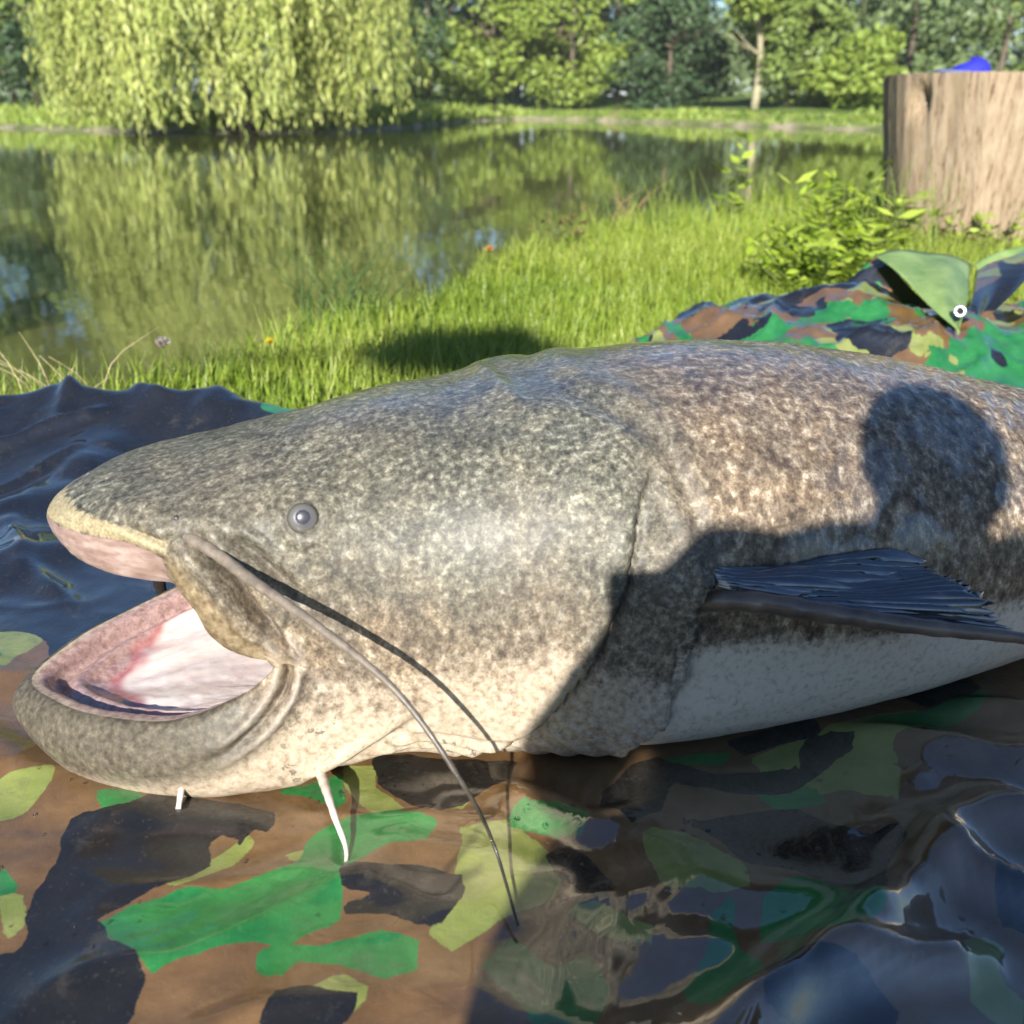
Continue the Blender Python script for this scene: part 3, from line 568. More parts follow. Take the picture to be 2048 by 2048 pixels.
# tree stump
def stump(x, y, r0, r1, h):
    r = np.random.default_rng(9); z0 = float(terrain_z(np.array([x]), np.array([y]))[0])-.04
    e = empty('tree_stump', (x, y, z0)); tag(e, 'pale weathered wooden stump with a dark knot hole near its sawn top', 'stump')
    n, m = 180, 70; V = []
    for i in range(m):
        q = i/(m-1); rad = r0+(r1-r0)*(q**.8)+.02*math.exp(-q*8)
        for j in range(n):
            a = 2*math.pi*j/n; w = 1+.035*math.sin(a*3+1.1)+.018*math.sin(a*7+2+q)+.035*(vnoise(np.array([a*14]), np.array([q*1.2]))[0]-.5)+.022*(vnoise(np.array([a*34]), np.array([q*2.5]))[0]-.5)
            k = .05*math.exp(-(((a-3.60)*.36)/.035)**2-((q*h-(h-.09))/.05)**2)*(0.6+.8*vnoise(np.array([a*40]), np.array([q*40]))[0])
            V.append(((rad*w-k)*math.cos(a), (rad*w-k)*math.sin(a), q*h))
    F = [tuple(f) for f in grid_faces(m, n, True)]
    t = NT('weathered_wood'); co = t.coord(scale=(1, 1, .10)); g = t.noise(co, 60, 7, .75, .3); g2 = t.noise(co, 14, 4, .6); sp = t.noise(t.coord(), 70, 3, .6)
    c = t.ramp(g, [(.36, (.115, .072, .043)), (.45, (.302, .223, .144)), (.62, (.396, .310, .216)), (.8, (.446, .374, .288))])
    c = t.mix(t.map(g2, .5, .75, 0, .5), c, (.360, .259, .144)); c = t.mix(t.map(sp, .62, .75, 0, .6), c, (.130, .086, .058))
    t.set(Base_Color=c, Roughness=.85, Specular_IOR_Level=.2, Normal=t.bump(g, .8, .012))
    mesh('bark_stripped_side', V, F, t.m, e)
    T = [(0, 0, h+.006)]; Ft = []
    for k in range(1, 10):
        for j in range(n):
            p = np.array(V[(m-1)*n+j])*np.array([k/9, k/9, 1]); T.append((p[0], p[1], h+.004*(vnoise(np.array([p[0]*30]), np.array([p[1]*30]))[0])-(.004 if k == 9 else 0)))
    for j in range(n): Ft.append((0, 1+j, 1+(j+1) % n))
    for k in range(8):
        for j in range(n): o = 1+k*n; Ft.append((o+j, o+n+j, o+n+(j+1) % n, o+(j+1) % n))
    t = NT('sawn_wood'); co = t.coord(); ln = t.n.new('ShaderNodeVectorMath'); ln.operation = 'LENGTH'; t.l.new(co, ln.inputs[0])
    s_ = t.math('SINE', t.math('MULTIPLY', t.math('ADD', ln.outputs[1], t.math('MULTIPLY', t.noise(co, 6, 3), .03)), 420))
    t.set(Base_Color=t.ramp(s_, [(.2, (.40, .29, .18)), (.8, (.55, .43, .29))]), Roughness=.85, Specular_IOR_Level=.2, Normal=t.bump(s_, .2, .002))
    mesh('sawn_top', T, Ft, t.m, e)
    # dark rotten wood inside the knot
    K_ = []; kx, kz = -r1*.90, h-.09
    return e, z0+h
STX, STY = 1.775, 4.10
st, st_top = stump(STX, STY, .285, .385, .665)
# blue peaked cap on the stump
CAPS = .76
cap = empty('peaked_cap', (STX-.14, STY-.05, st_top+.002), R(-18)); cap.scale = (CAPS, CAPS, CAPS); tag(cap, 'bright blue cap lying on top of the wooden stump', 'cap')
CAPM = simple('cap_blue_cloth', (.020, .024, .34), .75, .2, 120, .3, .3, .002)
V = []; n, m = 40, 12
for i in range(m+1):
    q = i/m*math.pi/2
    for j in range(n):
        a = 2*math.pi*j/n; V.append((.085*math.sin(q)**.8*math.cos(a)*1.12+.03, .078*math.sin(q)**.8*math.sin(a), .060*math.cos(q)*(1+.25*math.cos(a))+.0))
mesh('crown', V, grid_faces(m+1, n, True), CAPM, cap)
V = []
for i in range(13):
    a = math.pi/2+math.pi*i/12
    for k, (rr, dz) in enumerate(((.9, .012), (1.0, .010), (1.45, .012), (1.62, .0), (1.60, -.003), (1.4, .008))):
        ext = 1 if k < 2 else .55+.45*abs(math.cos(a))
        V.append((.085*math.cos(a)*rr*(1.12 if k < 2 else ext*1.15)+.03, .078*math.sin(a)*(rr if k < 2 else 1.02), dz+.012*abs(math.sin(a))*0+.010*math.cos(a)*math.cos(a)))
mesh('peak', V, grid_faces(13, 6), simple('cap_peak_grey_blue', (.10, .11, .22), .6, .2, 120), cap)
v = [(.03+.008*math.sin(q)*math.cos(a), .008*math.sin(q)*math.sin(a), .060+.006*math.cos(q)) for q in np.linspace(.01, 1.57, 5) for a in np.linspace(0, 6.283, 12, endpoint=False)]
mesh('top_button', v, grid_faces(5, 12, True), CAPM, cap)

# ------------------------------------------------------------------ the catfish
# local axes: x towards the tail, y towards the fish's right (away from the camera side), z up; the fish's own left side has y < 0
FISH_RZ = R(15)
fish = empty('catfish', (-0.217, 0.791, 0), FISH_RZ); tag(fish, 'huge mottled grey catfish lying on the camouflage tarpaulin with its mouth open', 'catfish')
# ---- catfish body: control rings, (along, lateral, up) in metres, half loop from crown (v=0) to chin (v=1)
VK = np.array([0,.08,.16,.24,.32,.38,.44,.48,.50,.53,.60,.68,.78,.90,1.0])
RIM = [(-.146,0,.184),(-.134,.030,.174),(-.108,.058,.169),(-.080,.077,.168),(-.055,.088,.165),(-.042,.096,.150),(-.033,.104,.128),(-.015,.114,.117),(.010,.121,.110),(-.004,.127,.098),(-.036,.129,.083),(-.071,.121,.071),(-.115,.095,.064),(-.160,.054,.060),(-.189,0,.056)]
H1 = [(-.153,0,.203),(-.141,.034,.203),(-.113,.067,.204),(-.085,.088,.203),(-.059,.102,.190),(-.040,.111,.165),(-.020,.118,.137),(.002,.122,.119),(.020,.128,.108),(.014,.136,.090),(-.030,.143,.066),(-.076,.134,.047),(-.126,.107,.037),(-.177,.060,.033),(-.206,0,.036)]
H2 = [(-.125,0,.224),(-.115,.040,.223),(-.092,.076,.221),(-.066,.097,.214),(-.040,.110,.203),(-.015,.119,.180),(.008,.125,.148),(.026,.129,.122),(.036,.131,.105),(.030,.138,.078),(-.012,.143,.038),(-.060,.134,.017),(-.112,.107,.006),(-.160,.061,.001),(-.181,0,.003)]
H3 = [(-.040,0,.240),(-.035,.046,.238),(-.020,.084,.234),(0,.109,.225),(.020,.122,.208),(.035,.130,.184),(.047,.135,.150),(.056,.139,.122),(.062,.141,.100),(.058,.142,.068),(.030,.142,.020),(-.010,.130,.002),(-.055,.102,-.004),(-.090,.050,-.005),(-.100,0,-.005)]
#        a    top   halfw  mid   bottom  n_top n_bot
BODY = [(.11,.276,.152,.115,-.005,2.5,3.4),(.20,.286,.175,.110,-.006,2.5,4.2),(.30,.296,.190,.110,-.006,2.4,4.4),
        (.40,.300,.196,.115,-.006,2.2,4.2),(.55,.285,.186,.110,-.006,2.1,3.5),(.80,.224,.138,.090,-.005,2.1,2.6),
        (1.1,.180,.110,.080,-.002,2.1,2.4),(1.4,.160,.068,.075,.004,2.0,2.1),(1.62,.140,.036,.075,.020,2.0,2.0),(1.80,.120,.012,.075,.035,2.0,2.0)]
def ring_body(r):
    a,T,W,M,B,nt,nb=r; out=[]
    for v in VK:
        if v<=.5:
            th=v/.5*math.pi/2; p=2/nt
            out.append((a,W*math.sin(th)**p,M+(T-M)*max(math.cos(th),0)**p))
        else:
            th=(v-.5)/.5*math.pi/2; p=2/nb
            out.append((a,W*max(math.cos(th),0)**p,M-(M-B)*math.sin(th)**p))
    return np.array(out)
def fish_grid(nu=1.0,nv=72):
    rim=np.array(RIM); s=np.sin(np.pi*VK); c=np.cos(np.pi*VK)
    lip=rim.copy(); up=(VK<.5)
    lip[:,0]+=.014; lip[:,1]*=.90; lip[:,2]+=np.where(VK<.5,.004,-.010)
    i3=np.stack([.075+0*VK,.088*s**.8,.113+.062*c],1)
    i2=(lip+i3)/2; i2[:,2]+=.016*c; i2[:,1]*=1.04
    i4=np.stack([.15+0*VK,.055*s,.11+.035*c],1); i5=np.stack([.20+0*VK,.004*s,.11+.003*c],1)
    rings=[ring_body(b) for b in BODY[::-1]]+[np.array(H3),np.array(H2),np.array(H1),rim,lip,i2,i3,i4,i5]
    R=np.array(rings)
    nb=len(BODY)
    ks=[0]
    for i in range(1,len(R)):
        ks.append(ks[-1]+np.mean(np.linalg.norm(R[i]-R[i-1],axis=1)))
    ks=np.array(ks)
    # sample counts per interval
    q=[]
    for i in range(len(ks)-1):
        step=.0045*nu if i>=4 else .02*nu
        if i>=nb: step=.0025*nu
        n=max(3,int((ks[i+1]-ks[i])/step)); q+=list(np.linspace(ks[i],ks[i+1],n,endpoint=False))
    q.append(ks[-1]); q=np.array(q)
    # v: mirror for the full loop
    vq=np.linspace(0,1,nv+1)
    mir=np.array([1,-1,1])
    kv=np.concatenate([-VK[3:0:-1],VK,2-VK[-2:-5:-1]])
    Rx=np.concatenate([R[:,3:0:-1]*mir,R,R[:,-2:-5:-1]*mir],1)
    G=herm(kv,np.swapaxes(Rx,0,1),vq)         # (nv+1, nr, 3)
    G=herm(ks,np.swapaxes(G,0,1),q)           # (nq, nv+1, 3)
    G[:,0,1]=0; G[:,-1,1]=0
    krim=ks[nb+3]
    return G,(q-krim),vq

G, S_, VQ = fish_grid(.62, 120)
nu_, nv_ = G.shape[:2]
outer = S_ <= 0
A_, L_, Z_ = G[..., 0].copy(), G[..., 1].copy(), G[..., 2].copy()
def gnormal(G):
    du = np.gradient(G, axis=0); dv = np.gradient(G, axis=1); n = np.cross(du, dv); n /= np.linalg.norm(n, axis=2)[..., None]+1e-12; return n
N = gnormal(G)
sgn = np.sign((N[nu_//3, nv_//2]*np.array([0, 1, 0])).sum()); N *= sgn
fade = np.where(S_ < 0, np.clip(-S_/.004, 0, 1), 0)[:, None]*np.ones_like(A_)
side = sstep(.02, .07, L_)
disp = np.zeros_like(A_); crease = np.zeros_like(A_); palec = np.zeros_like(A_)
rows = lambda f: f
def groove(pts, depth, w, ridge=0.0, rw=2.2, taper=(0.1, 0.1), sidew=True, dark=1.0, pl_=0.0):
    global disp, crease, palec
    d, u = polydist(A_, Z_, pts); tp = sstep(0, max(taper[0], 1e-3), u)*sstep(0, max(taper[1], 1e-3), 1-u)
    s = side if sidew else 1.0
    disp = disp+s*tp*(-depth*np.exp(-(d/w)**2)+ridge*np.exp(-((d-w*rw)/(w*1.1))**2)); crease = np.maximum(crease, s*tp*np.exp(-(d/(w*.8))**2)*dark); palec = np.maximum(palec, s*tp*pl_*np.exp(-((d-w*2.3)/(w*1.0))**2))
# fold behind the corner of the mouth and the crease round the lower lip
groove([(-.048, .217), (-.030, .196), (-.016, .174), (-.004, .150), (.014, .128)], .017, .0056, .005, taper=(.25, .15))
groove([(.010, .134), (.020, .116), (.013, .092), (-.007, .070), (-.033, .051), (-.060, .041)], .0075, .0034, .0055, taper=(.05, .5), dark=.8, pl_=.4)
groove([(-.022, .214), (.000, .199), (.028, .168), (.050, .150)], .006, .0045, .003, taper=(.2, .6), dark=.6)
groove([(-.105, .222), (-.062, .206), (-.050, .214)], .003, .003, .0015, taper=(.3, .2), dark=.3)
disp += .005*(sstep(.29, .36, VQ)*sstep(.53, .47, VQ))[None, :]*np.exp(-((S_+.016)/.012)**2)[:, None]          # fleshy fold at the corner of the mouth
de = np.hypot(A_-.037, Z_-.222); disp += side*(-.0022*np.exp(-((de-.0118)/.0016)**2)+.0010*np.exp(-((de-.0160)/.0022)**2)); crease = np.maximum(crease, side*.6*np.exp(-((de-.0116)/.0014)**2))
disp += .011*np.exp(-((A_-.326)/.022)**2-((Z_-.168)/.026)**2)*side     # root of the pectoral fin
# gill cover: bulging cheek, then a step down behind its free edge
OPZ = [.012, .030, .048, .080, .109, .170, .186, .220, .244]; OPA = [.150, .173, .195, .222, .241, .264, .268, .277, .292]
oa = np.interp(Z_, OPZ, OPA); dd = A_-oa; om = side*sstep(.262, .185, Z_)*sstep(-.004, .014, Z_)
disp += om*np.where(dd < 0, .0085*np.exp(dd/.035), -.0060*np.exp(-dd/.045)); disp += om*(-.0055*np.exp(-(dd/.0042)**2))
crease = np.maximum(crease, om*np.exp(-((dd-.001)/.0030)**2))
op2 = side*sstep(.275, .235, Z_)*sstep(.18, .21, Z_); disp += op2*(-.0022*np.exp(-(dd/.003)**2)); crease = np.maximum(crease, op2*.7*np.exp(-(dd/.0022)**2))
# gill membrane with a frayed free edge lying over the belly
MBZ = [.000, .035, .053, .090, .144, .170, .201]; MBA = [.262, .286, .300, .311, .318, .323, .327]
ma = np.interp(Z_, MBZ, MBA)+.006*(fbm(Z_*90, Z_*0+3, 2)-.5)+.004*np.sin(Z_*160); dm = A_-ma; mm = side*sstep(.20, .165, Z_)*sstep(-.006, .008, Z_)
memb = mm*sstep(0, .012, dd)*sstep(.0012, -.0012, dm); membc = memb*(.22+.78*np.exp(np.minimum(dm, 0)/.022))*(.75+.5*sstep(.06, .14, Z_))  # dark frayed edge, plus shade of the upper part put into the mask
disp += mm*np.where(dm < 0, .0065*np.exp(dm/.05)*sstep(-.02, .04, dd), -.0030*np.exp(-dm/.02)); disp += mm*(-.002*np.exp(-((dm-.002)/.002)**2))
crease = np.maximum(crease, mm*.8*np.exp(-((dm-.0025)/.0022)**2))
disp += memb*.0012*np.sin((A_*.8+Z_*1.1)*330)                         # folds in the membrane
# back of the skull and shoulder
groove([(.214, .300), (.222, .288), (.238, .289), (.260, .285), (.279, .277), (.297, .270), (.311, .250), (.320, .221), (.330, .200)], .0026, .0060, .0022, taper=(.02, .1), sidew=False, dark=.2)
disp += .004*np.exp(-((A_-.17)/.035)**2)*sstep(.25, .28, Z_)*-1.0
disp += .0055*np.exp(-((A_-.25)/.04)**2-((Z_-.235)/.05)**2)*side            # cheek muscle
disp += -.005*np.exp(-((A_-.06)/.05)**2-((Z_-.262)/.03)**2)*side
disp += .006*np.exp(-((A_-.037)/.020)**2-((Z_-.222)/.016)**2)*side          # swelling round the eye
# throat folds and jaw edge
for z0, dz in ((.020, .012), (.030, .018), (.041, .022)):
    groove([(.075, z0), (.11, z0+.002), (.16, z0-.004), (.20, z0+dz*.1)], .0028, .0026, .0014, taper=(.2, .3), dark=.28)
groove([(.016, .004), (.050, .018), (.083, .036), (.110, .058), (.128, .076)], .0055, .0045, .003, taper=(.15, .5), dark=.45)
# skin wrinkles along the back and belly behind the head
bk = sstep(.36, .46, A_)*sstep(.17, .26, Z_); disp += bk*.0016*np.sin((A_*1.0-Z_*.0+L_*.9)*300+4*fbm(A_*20, L_*20, 2))*fbm(A_*12, L_*12, 2)
disp += .0030*(fbm(A_*16, Z_*16+L_*9, 3)-.5)+.0012*(fbm(A_*60, Z_*60+L_*40, 2)-.5)
disp += memb*0
LB = sstep(.006, .0, np.abs(S_))[:, None]
disp += ((-.06 < S_) & (S_ < 0))[:, None]*.0007*np.sin(VQ*330)[None, :]*sstep(.34, .05, VQ)[None, :]    # ridged upper lip
Si = S_[:, None]; vi = VQ[None, :]
ind = .0040*np.exp(-((Si-.011)/.006)**2)*(.5+.5*sstep(.5, .62, vi))+.0065*np.exp(-((Si-.034)/.006)**2)*sstep(.25, .45, vi)-.004*np.exp(-((Si-.024)/.005)**2)
ind += .0022*np.sin(vi*46+Si*60)*sstep(.03, .06, Si)*fbm(vi*9, Si*40, 2)+.010*np.exp(-((Si-.085)/.035)**2)*sstep(.3, .5, vi)+.0016*(fbm(vi*60, Si*300, 2)-.5)
G = G+N*(disp*fade)[..., None]+N*(np.where(Si > 0, ind*sstep(0, .008, Si)*sstep(.30, .18, Si), 0))[..., None]
# pigment masks
zr = Z_
pale = sstep(.130, .020, Z_+.02*(fbm(A_*14, Z_*14, 3)-.5)*4-.03*sstep(.0, .2, A_)*sstep(.33, .25, A_)+.05*sstep(.30, .5, A_)*sstep(.12, .16, Z_))
pale = np.where(A_ > .30, sstep(.135, .085, Z_+.03*(fbm(A_*18, Z_*18, 3)-.5)), pale)
lipd = np.clip(-S_, 0, 1)[:, None]*np.ones_like(A_)                           # distance back from the rim of the mouth
up_ = sstep(.34, .28, VQ)[None, :]*np.ones_like(A_); low_ = sstep(.52, .60, VQ)[None, :]*np.ones_like(A_)
yellow = up_*sstep(.022, .028, lipd)*sstep(.052, .040, lipd)
pinklip = up_*sstep(.028, .022, lipd)*(S_ <= 0)[:, None]
flapm = (sstep(.28, .34, VQ)*sstep(.535, .49, VQ))[None, :]*sstep(.040, .025, lipd)
greylip = low_*sstep(.060, .035, lipd)*(S_ <= 0)[:, None]
inner = np.where(S_ > 0, S_, 0)[:, None]*(1-.40*sstep(.72, .95, VQ)-.30*sstep(.3, .1, VQ))[None, :]                      # metres into the mouth
full = lambda a: np.concatenate([a, a[:, -2:0:-1]], 1)
FV = np.concatenate([G, (G*np.array([1, -1, 1]))[:, -2:0:-1]], 1)
FV = FV*np.array([1, -1, 1])                                                    # camera side has local y < 0
nvv = FV.shape[1]
vv = np.concatenate([VQ, 2-VQ[-2:0:-1]])
attrs = {k: full(a) for k, a in dict(pale=pale, yellow=yellow, pinklip=pinklip, flapm=flapm, greylip=greylip, inner=inner, crease=crease, memb=membc, palec=palec).items()}
attrs['around'] = np.repeat(vv[None, :], nu_, 0)
faces = grid_faces(nu_, nvv, True)[:, ::-1] if sgn > 0 else grid_faces(nu_, nvv, True)
t = NT('catfish_skin'); co = t.coord(); coL = t.coord(scale=(1.0, 1.0, .72), rot=(0, R(-25), 0))
sp1 = t.noise(co, 175, 4, .64, 0.0); sp2 = t.noise(co, 420, 3, .60); sp3 = t.noise(coL, 130, 4, .62, 0.0); lo = t.noise(co, 9, 4, .55); lo2 = t.noise(co, 5.5, 3, .5)
x_ = t.sep(co)[0]; z_ = t.sep(co)[2]
head = t.ramp(sp1, [(.33, (.034, .033, .030)), (.46, (.080, .077, .062)), (.56, (.130, .124, .098)), (.68, (.255, .242, .198))])
tan = t.ramp(sp3, [(.33, (.055, .039, .030)), (.46, (.118, .086, .061)), (.56, (.190, .146, .105)), (.68, (.36, .305, .240))])
c = t.mix(t.map(lo, .40, .62), head, t.mix(.12, head, tan))
c = t.mix(t.map(x_, .26, .36), c, tan)
c = t.mix(t.math('MULTIPLY', t.map(t.math('ADD', z_, t.math('MULTIPLY', t.math('SUBTRACT', lo2, .5), .22)), .23, .10), t.map(lo, .30, .55, .55, 1.0)), c, tan)
fineb = t.ramp(sp2, [(.35, .70), (.62, 1.22)]); c = t.mix(1.0, c, fineb, 'MULTIPLY'); marb = t.noise(co, 26, 5, .62, .5); c = t.mix(1.0, c, t.ramp(marb, [(.34, (.70, .72, .74)), (.50, (1.08, 1.09, 1.06)), (.66, (1.38, 1.35, 1.25))]), 'MULTIPLY')
cream = t.ramp(sp1, [(.30, (.205, .152, .099)), (.45, (.334, .266, .190)), (.65, (.426, .357, .274))])
specks = t.map(t.noise(co, 95, 3, .7), .57, .63, 0, .75)
cream = t.mix(t.math('MULTIPLY', specks, t.map(t.noise(co, 16, 2), .48, .62)), cream, (.076, .065, .049))
cream = t.mix(t.map(x_, .24, .32, 0, .75), cream, t.ramp(sp1, [(.30, (.42, .37, .30)), (.5, (.60, .545, .46))]))  # whiter belly behind the gills, lightened further to offset the shade there
pl = t.math('ADD', t.attr('pale'), t.math('MULTIPLY', t.math('SUBTRACT', sp1, .5), .8)); c = t.mix(t.map(pl, .25, .80), c, cream)
c = t.mix(t.math('MULTIPLY', t.attr('flapm'), .75), c, t.ramp(sp1, [(.35, (.099, .065, .030)), (.6, (.228, .167, .091)), (.75, (.342, .281, .182))]))
c = t.mix(t.math('MULTIPLY', t.attr('greylip'), .9), c, t.ramp(sp1, [(.35, (.026, .024, .018)), (.55, (.064, .056, .039)), (.7, (.125, .104, .072))]))
c = t.mix(t.math('MULTIPLY', t.map(t.math('ADD', t.attr('yellow'), t.math('MULTIPLY', t.math('SUBTRACT', sp1, .5), 1.6)), .30, 1.0), .62), c, t.ramp(sp2, [(.3, (.319, .251, .129)), (.7, (.502, .426, .258))]))
c = t.mix(t.map(t.math('ADD', t.attr('pinklip'), t.math('MULTIPLY', t.math('SUBTRACT', sp1, .5), .9)), .25, .75), c, t.ramp(t.noise(t.coord(scale=(.760, .760, 2.280)), 40, 4, .6), [(.32, (.20, .125, .105)), (.5, (.30, .205, .175)), (.68, (.44, .34, .30))]))
mb = t.ramp(sp1, [(.38, (.030, .030, .032)), (.50, (.106, .095, .076)), (.62, (.319, .281, .228))])
c = t.mix(t.math('MULTIPLY', t.attr('memb'), .70), c, mb)
c = t.mix(t.math('MULTIPLY', t.attr('palec'), .75), c, (.52, .46, .40)); c = t.mix(t.math('MULTIPLY', t.attr('crease'), .62), c, (.046, .034, .027))  # grooves and free edges darkened, their shade put into the skin colour
# inside of the mouth: grey pink tooth pads, a red band, then white membrane
inr = t.math('ADD', t.attr('inner'), t.math('MULTIPLY', t.math('SUBTRACT', t.noise(co, 24, 2, .5), .5), .018))
veins = t.noise(t.coord(scale=(.760, 1.672, .912)), 26, 4, .6, 1.2)
white = t.ramp(veins, [(.28, (.53, .40, .37)), (.46, (.60, .51, .47)), (.62, (.64, .57, .53))])
flesh = t.ramp(sp1, [(.35, (.213, .122, .114)), (.65, (.395, .274, .251))])
inside = t.mix(t.map(inr, .026, .032, 0, .6), flesh, t.ramp(lo, [(.4, (.380, .076, .091)), (.6, (.471, .198, .190))]))
inside = t.mix(t.map(inr, .031, .037), inside, white)
dome_ = t.map(t.attr('around'), .30, .42); dome2 = t.map(t.attr('around'), 1.70, 1.58)
inside = t.mix(t.math('MULTIPLY', dome_, dome2), t.mix(.65, inside, (.441, .228, .167)), inside)
c = t.mix(t.map(t.attr('inner'), .001, .006), c, inside)
rel = t.math('ADD', sp1, t.math('MULTIPLY', sp2, .6))
slime = t.noise(co, 18, 4, .6)
t.set(Base_Color=c, Roughness=t.ramp(slime, [(.35, .46), (.65, .60)]), Specular_IOR_Level=.32, Coat_Weight=t.math('MAXIMUM', t.math('MAXIMUM', t.math('MULTIPLY', t.map(z_, .250, .280, 0.0, 1.0), t.ramp(slime, [(.38, 1.0), (.65, .5)])), t.math('MULTIPLY', t.math('MULTIPLY', t.map(x_, .36, .46), t.map(z_, .14, .20)), t.map(slime, .46, .54, 0, .8))), t.math('MAXIMUM', t.map(t.attr('inner'), .002, .01, 0, .7), t.math('MULTIPLY', t.attr('pinklip'), .6))), Coat_Roughness=.07, Coat_IOR=2.2, Coat_Normal=t.bump(t.noise(t.coord(scale=(1.6, 1, .6)), 42, 4, .6), .30, .006),
      Subsurface_Weight=.08, Subsurface_Radius=(.012, .006, .004), Subsurface_Scale=.5, Normal=t.bump(rel, .15, .0016, t.bump(t.noise(co, 34, 3, .5), .12, .004)))
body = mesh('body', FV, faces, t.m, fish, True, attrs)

# eyes
t = NT('catfish_eye'); co = t.coord(); ln = t.n.new('ShaderNodeVectorMath'); ln.operation = 'LENGTH'; mp = t.coord(scale=(1, 0, 1)); t.l.new(mp, ln.inputs[0])
t.set(Base_Color=t.ramp(t.math('MULTIPLY', ln.outputs[1], 60), [(.0, (.055, .053, .062)), (.36, (.075, .072, .080)), (.50, (.10, .095, .088)), (.60, (.085, .08, .068)), (.70, (.035, .033, .028))]), Roughness=.34, Coat_Weight=.15, Coat_Roughness=.10)
EYE = t.m
PUP = simple('catfish_pupil', (.040, .040, .050), .30, .15, 200, .4, 0, coat=.25)
def uvs(r, n=20, m=12, sc=(1, 1, 1)):
    V = [(r*sc[0]*math.sin(a)*math.cos(b), r*sc[1]*math.sin(a)*math.sin(b), r*sc[2]*math.cos(a)) for a in np.linspace(.001, math.pi-.001, m) for b in np.linspace(0, 2*math.pi, n, endpoint=False)]
    return V, grid_faces(m, n, True)
def surf(a, z):
    """lateral distance of the skin at (a, z) on the outer side"""
    d = (G[..., 0]-a)**2+(G[..., 2]-z)**2+(~outer)[:, None]*9+(G[..., 1] < .02)*9; i = np.unravel_index(d.argmin(), d.shape); return G[i]
for sg in (-1, 1):
    p = surf(.037, .222); v, f = uvs(.0112, sc=(1, .40, 1)); e = mesh('eye', v, f, EYE, fish); e.location = (p[0], sg*(p[1]-.0033), p[2]); e.rotation_euler = (R(-22)*sg*-1, 0, R(4)*sg)
    v, f = uvs(.0056, 18, 8, (1, .28, 1)); q = mesh('pupil', v, f, PUP, e); q.location = (0, sg*.0034, .0006)
    v, f = tube([(0, 0, 0), (0, sg*.003, .004), (-.001, sg*.005, .009)], [.0042, .0036, .0024], 8); p = surf(-.050, .222); q = mesh('nostril', v, f, simple('nostril_skin', (.07, .065, .065), .4, .3, 150), fish); q.location = (p[0], sg*(p[1]-.0035), p[2]-.003); q.scale = (.7, .7, .55)

# barbels
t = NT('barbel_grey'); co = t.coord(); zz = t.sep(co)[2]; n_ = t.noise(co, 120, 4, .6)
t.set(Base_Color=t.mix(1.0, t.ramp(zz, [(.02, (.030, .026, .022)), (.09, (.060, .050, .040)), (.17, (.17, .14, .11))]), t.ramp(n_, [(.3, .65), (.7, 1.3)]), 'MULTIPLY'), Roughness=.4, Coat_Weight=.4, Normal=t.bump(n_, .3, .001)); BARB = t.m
BARBW = simple('barbel_pale', (.62, .54, .46), .4, .15, 80, .5, .2, .001, .4)
BARBD = simple('barbel_dark', (.030, .024, .020), .35, .4, 80, .5, .2, .001, .5)
def barbel(name, P, r0, r1, mat, n=60, pw=1.0):
    P = smooth_path(P, n); q = np.linspace(0, 1, n); rad = r1+(r0-r1)*(1-q)**pw; rad *= 1+.06*np.sin(q*190)
    v, f = tube(P, rad, 9); return mesh(name, v, f, mat, fish)
flip = lambda P: [(p[0], -p[1], p[2]) for p in P]
barbel('maxillary_barbel', flip([(-0.05, 0.096, 0.212), (-0.027, 0.12, 0.203), (-0.001, 0.15, 0.19), (0.037, 0.2, 0.176), (0.083, 0.25, 0.145), (0.114, 0.285, 0.099), (0.139, 0.276, 0.032), (0.142, 0.323, 0.008)]), .0052, .0010, BARB, 90, 1.5)
barbel('maxillary_barbel', [(-.055, .090, .190), (-.070, .100, .165), (-.085, .110, .120), (-.090, .135, .055), (-.06, .20, .012), (.05, .30, .008), (.2, .36, .008)], .0075, .0012, BARBD, 60, 1.3)
barbel('chin_barbel', flip([(0.033, 0.112, 0.012), (0.034, 0.135, 0.015), (0.038, 0.206, 0.026), (0.043, 0.23, 0.01), (0.037, 0.248, 0.007)]), .0052, .0008, BARBW, 40, .9)
barbel('chin_barbel', flip([(-0.073, 0.085, -0.01), (-0.071, 0.136, 0.014), (-0.073, 0.144, 0.008)]), .0045, .0020, BARBW, 24)
barbel('chin_barbel', [(-.02, .07, .004), (-.03, .13, .006), (.0, .19, .006)], .0045, .001, BARBW, 24)
barbel('chin_barbel', [(-.09, .05, .004), (-.11, .12, .006), (-.10, .17, .006)], .0040, .001, BARBW, 24)

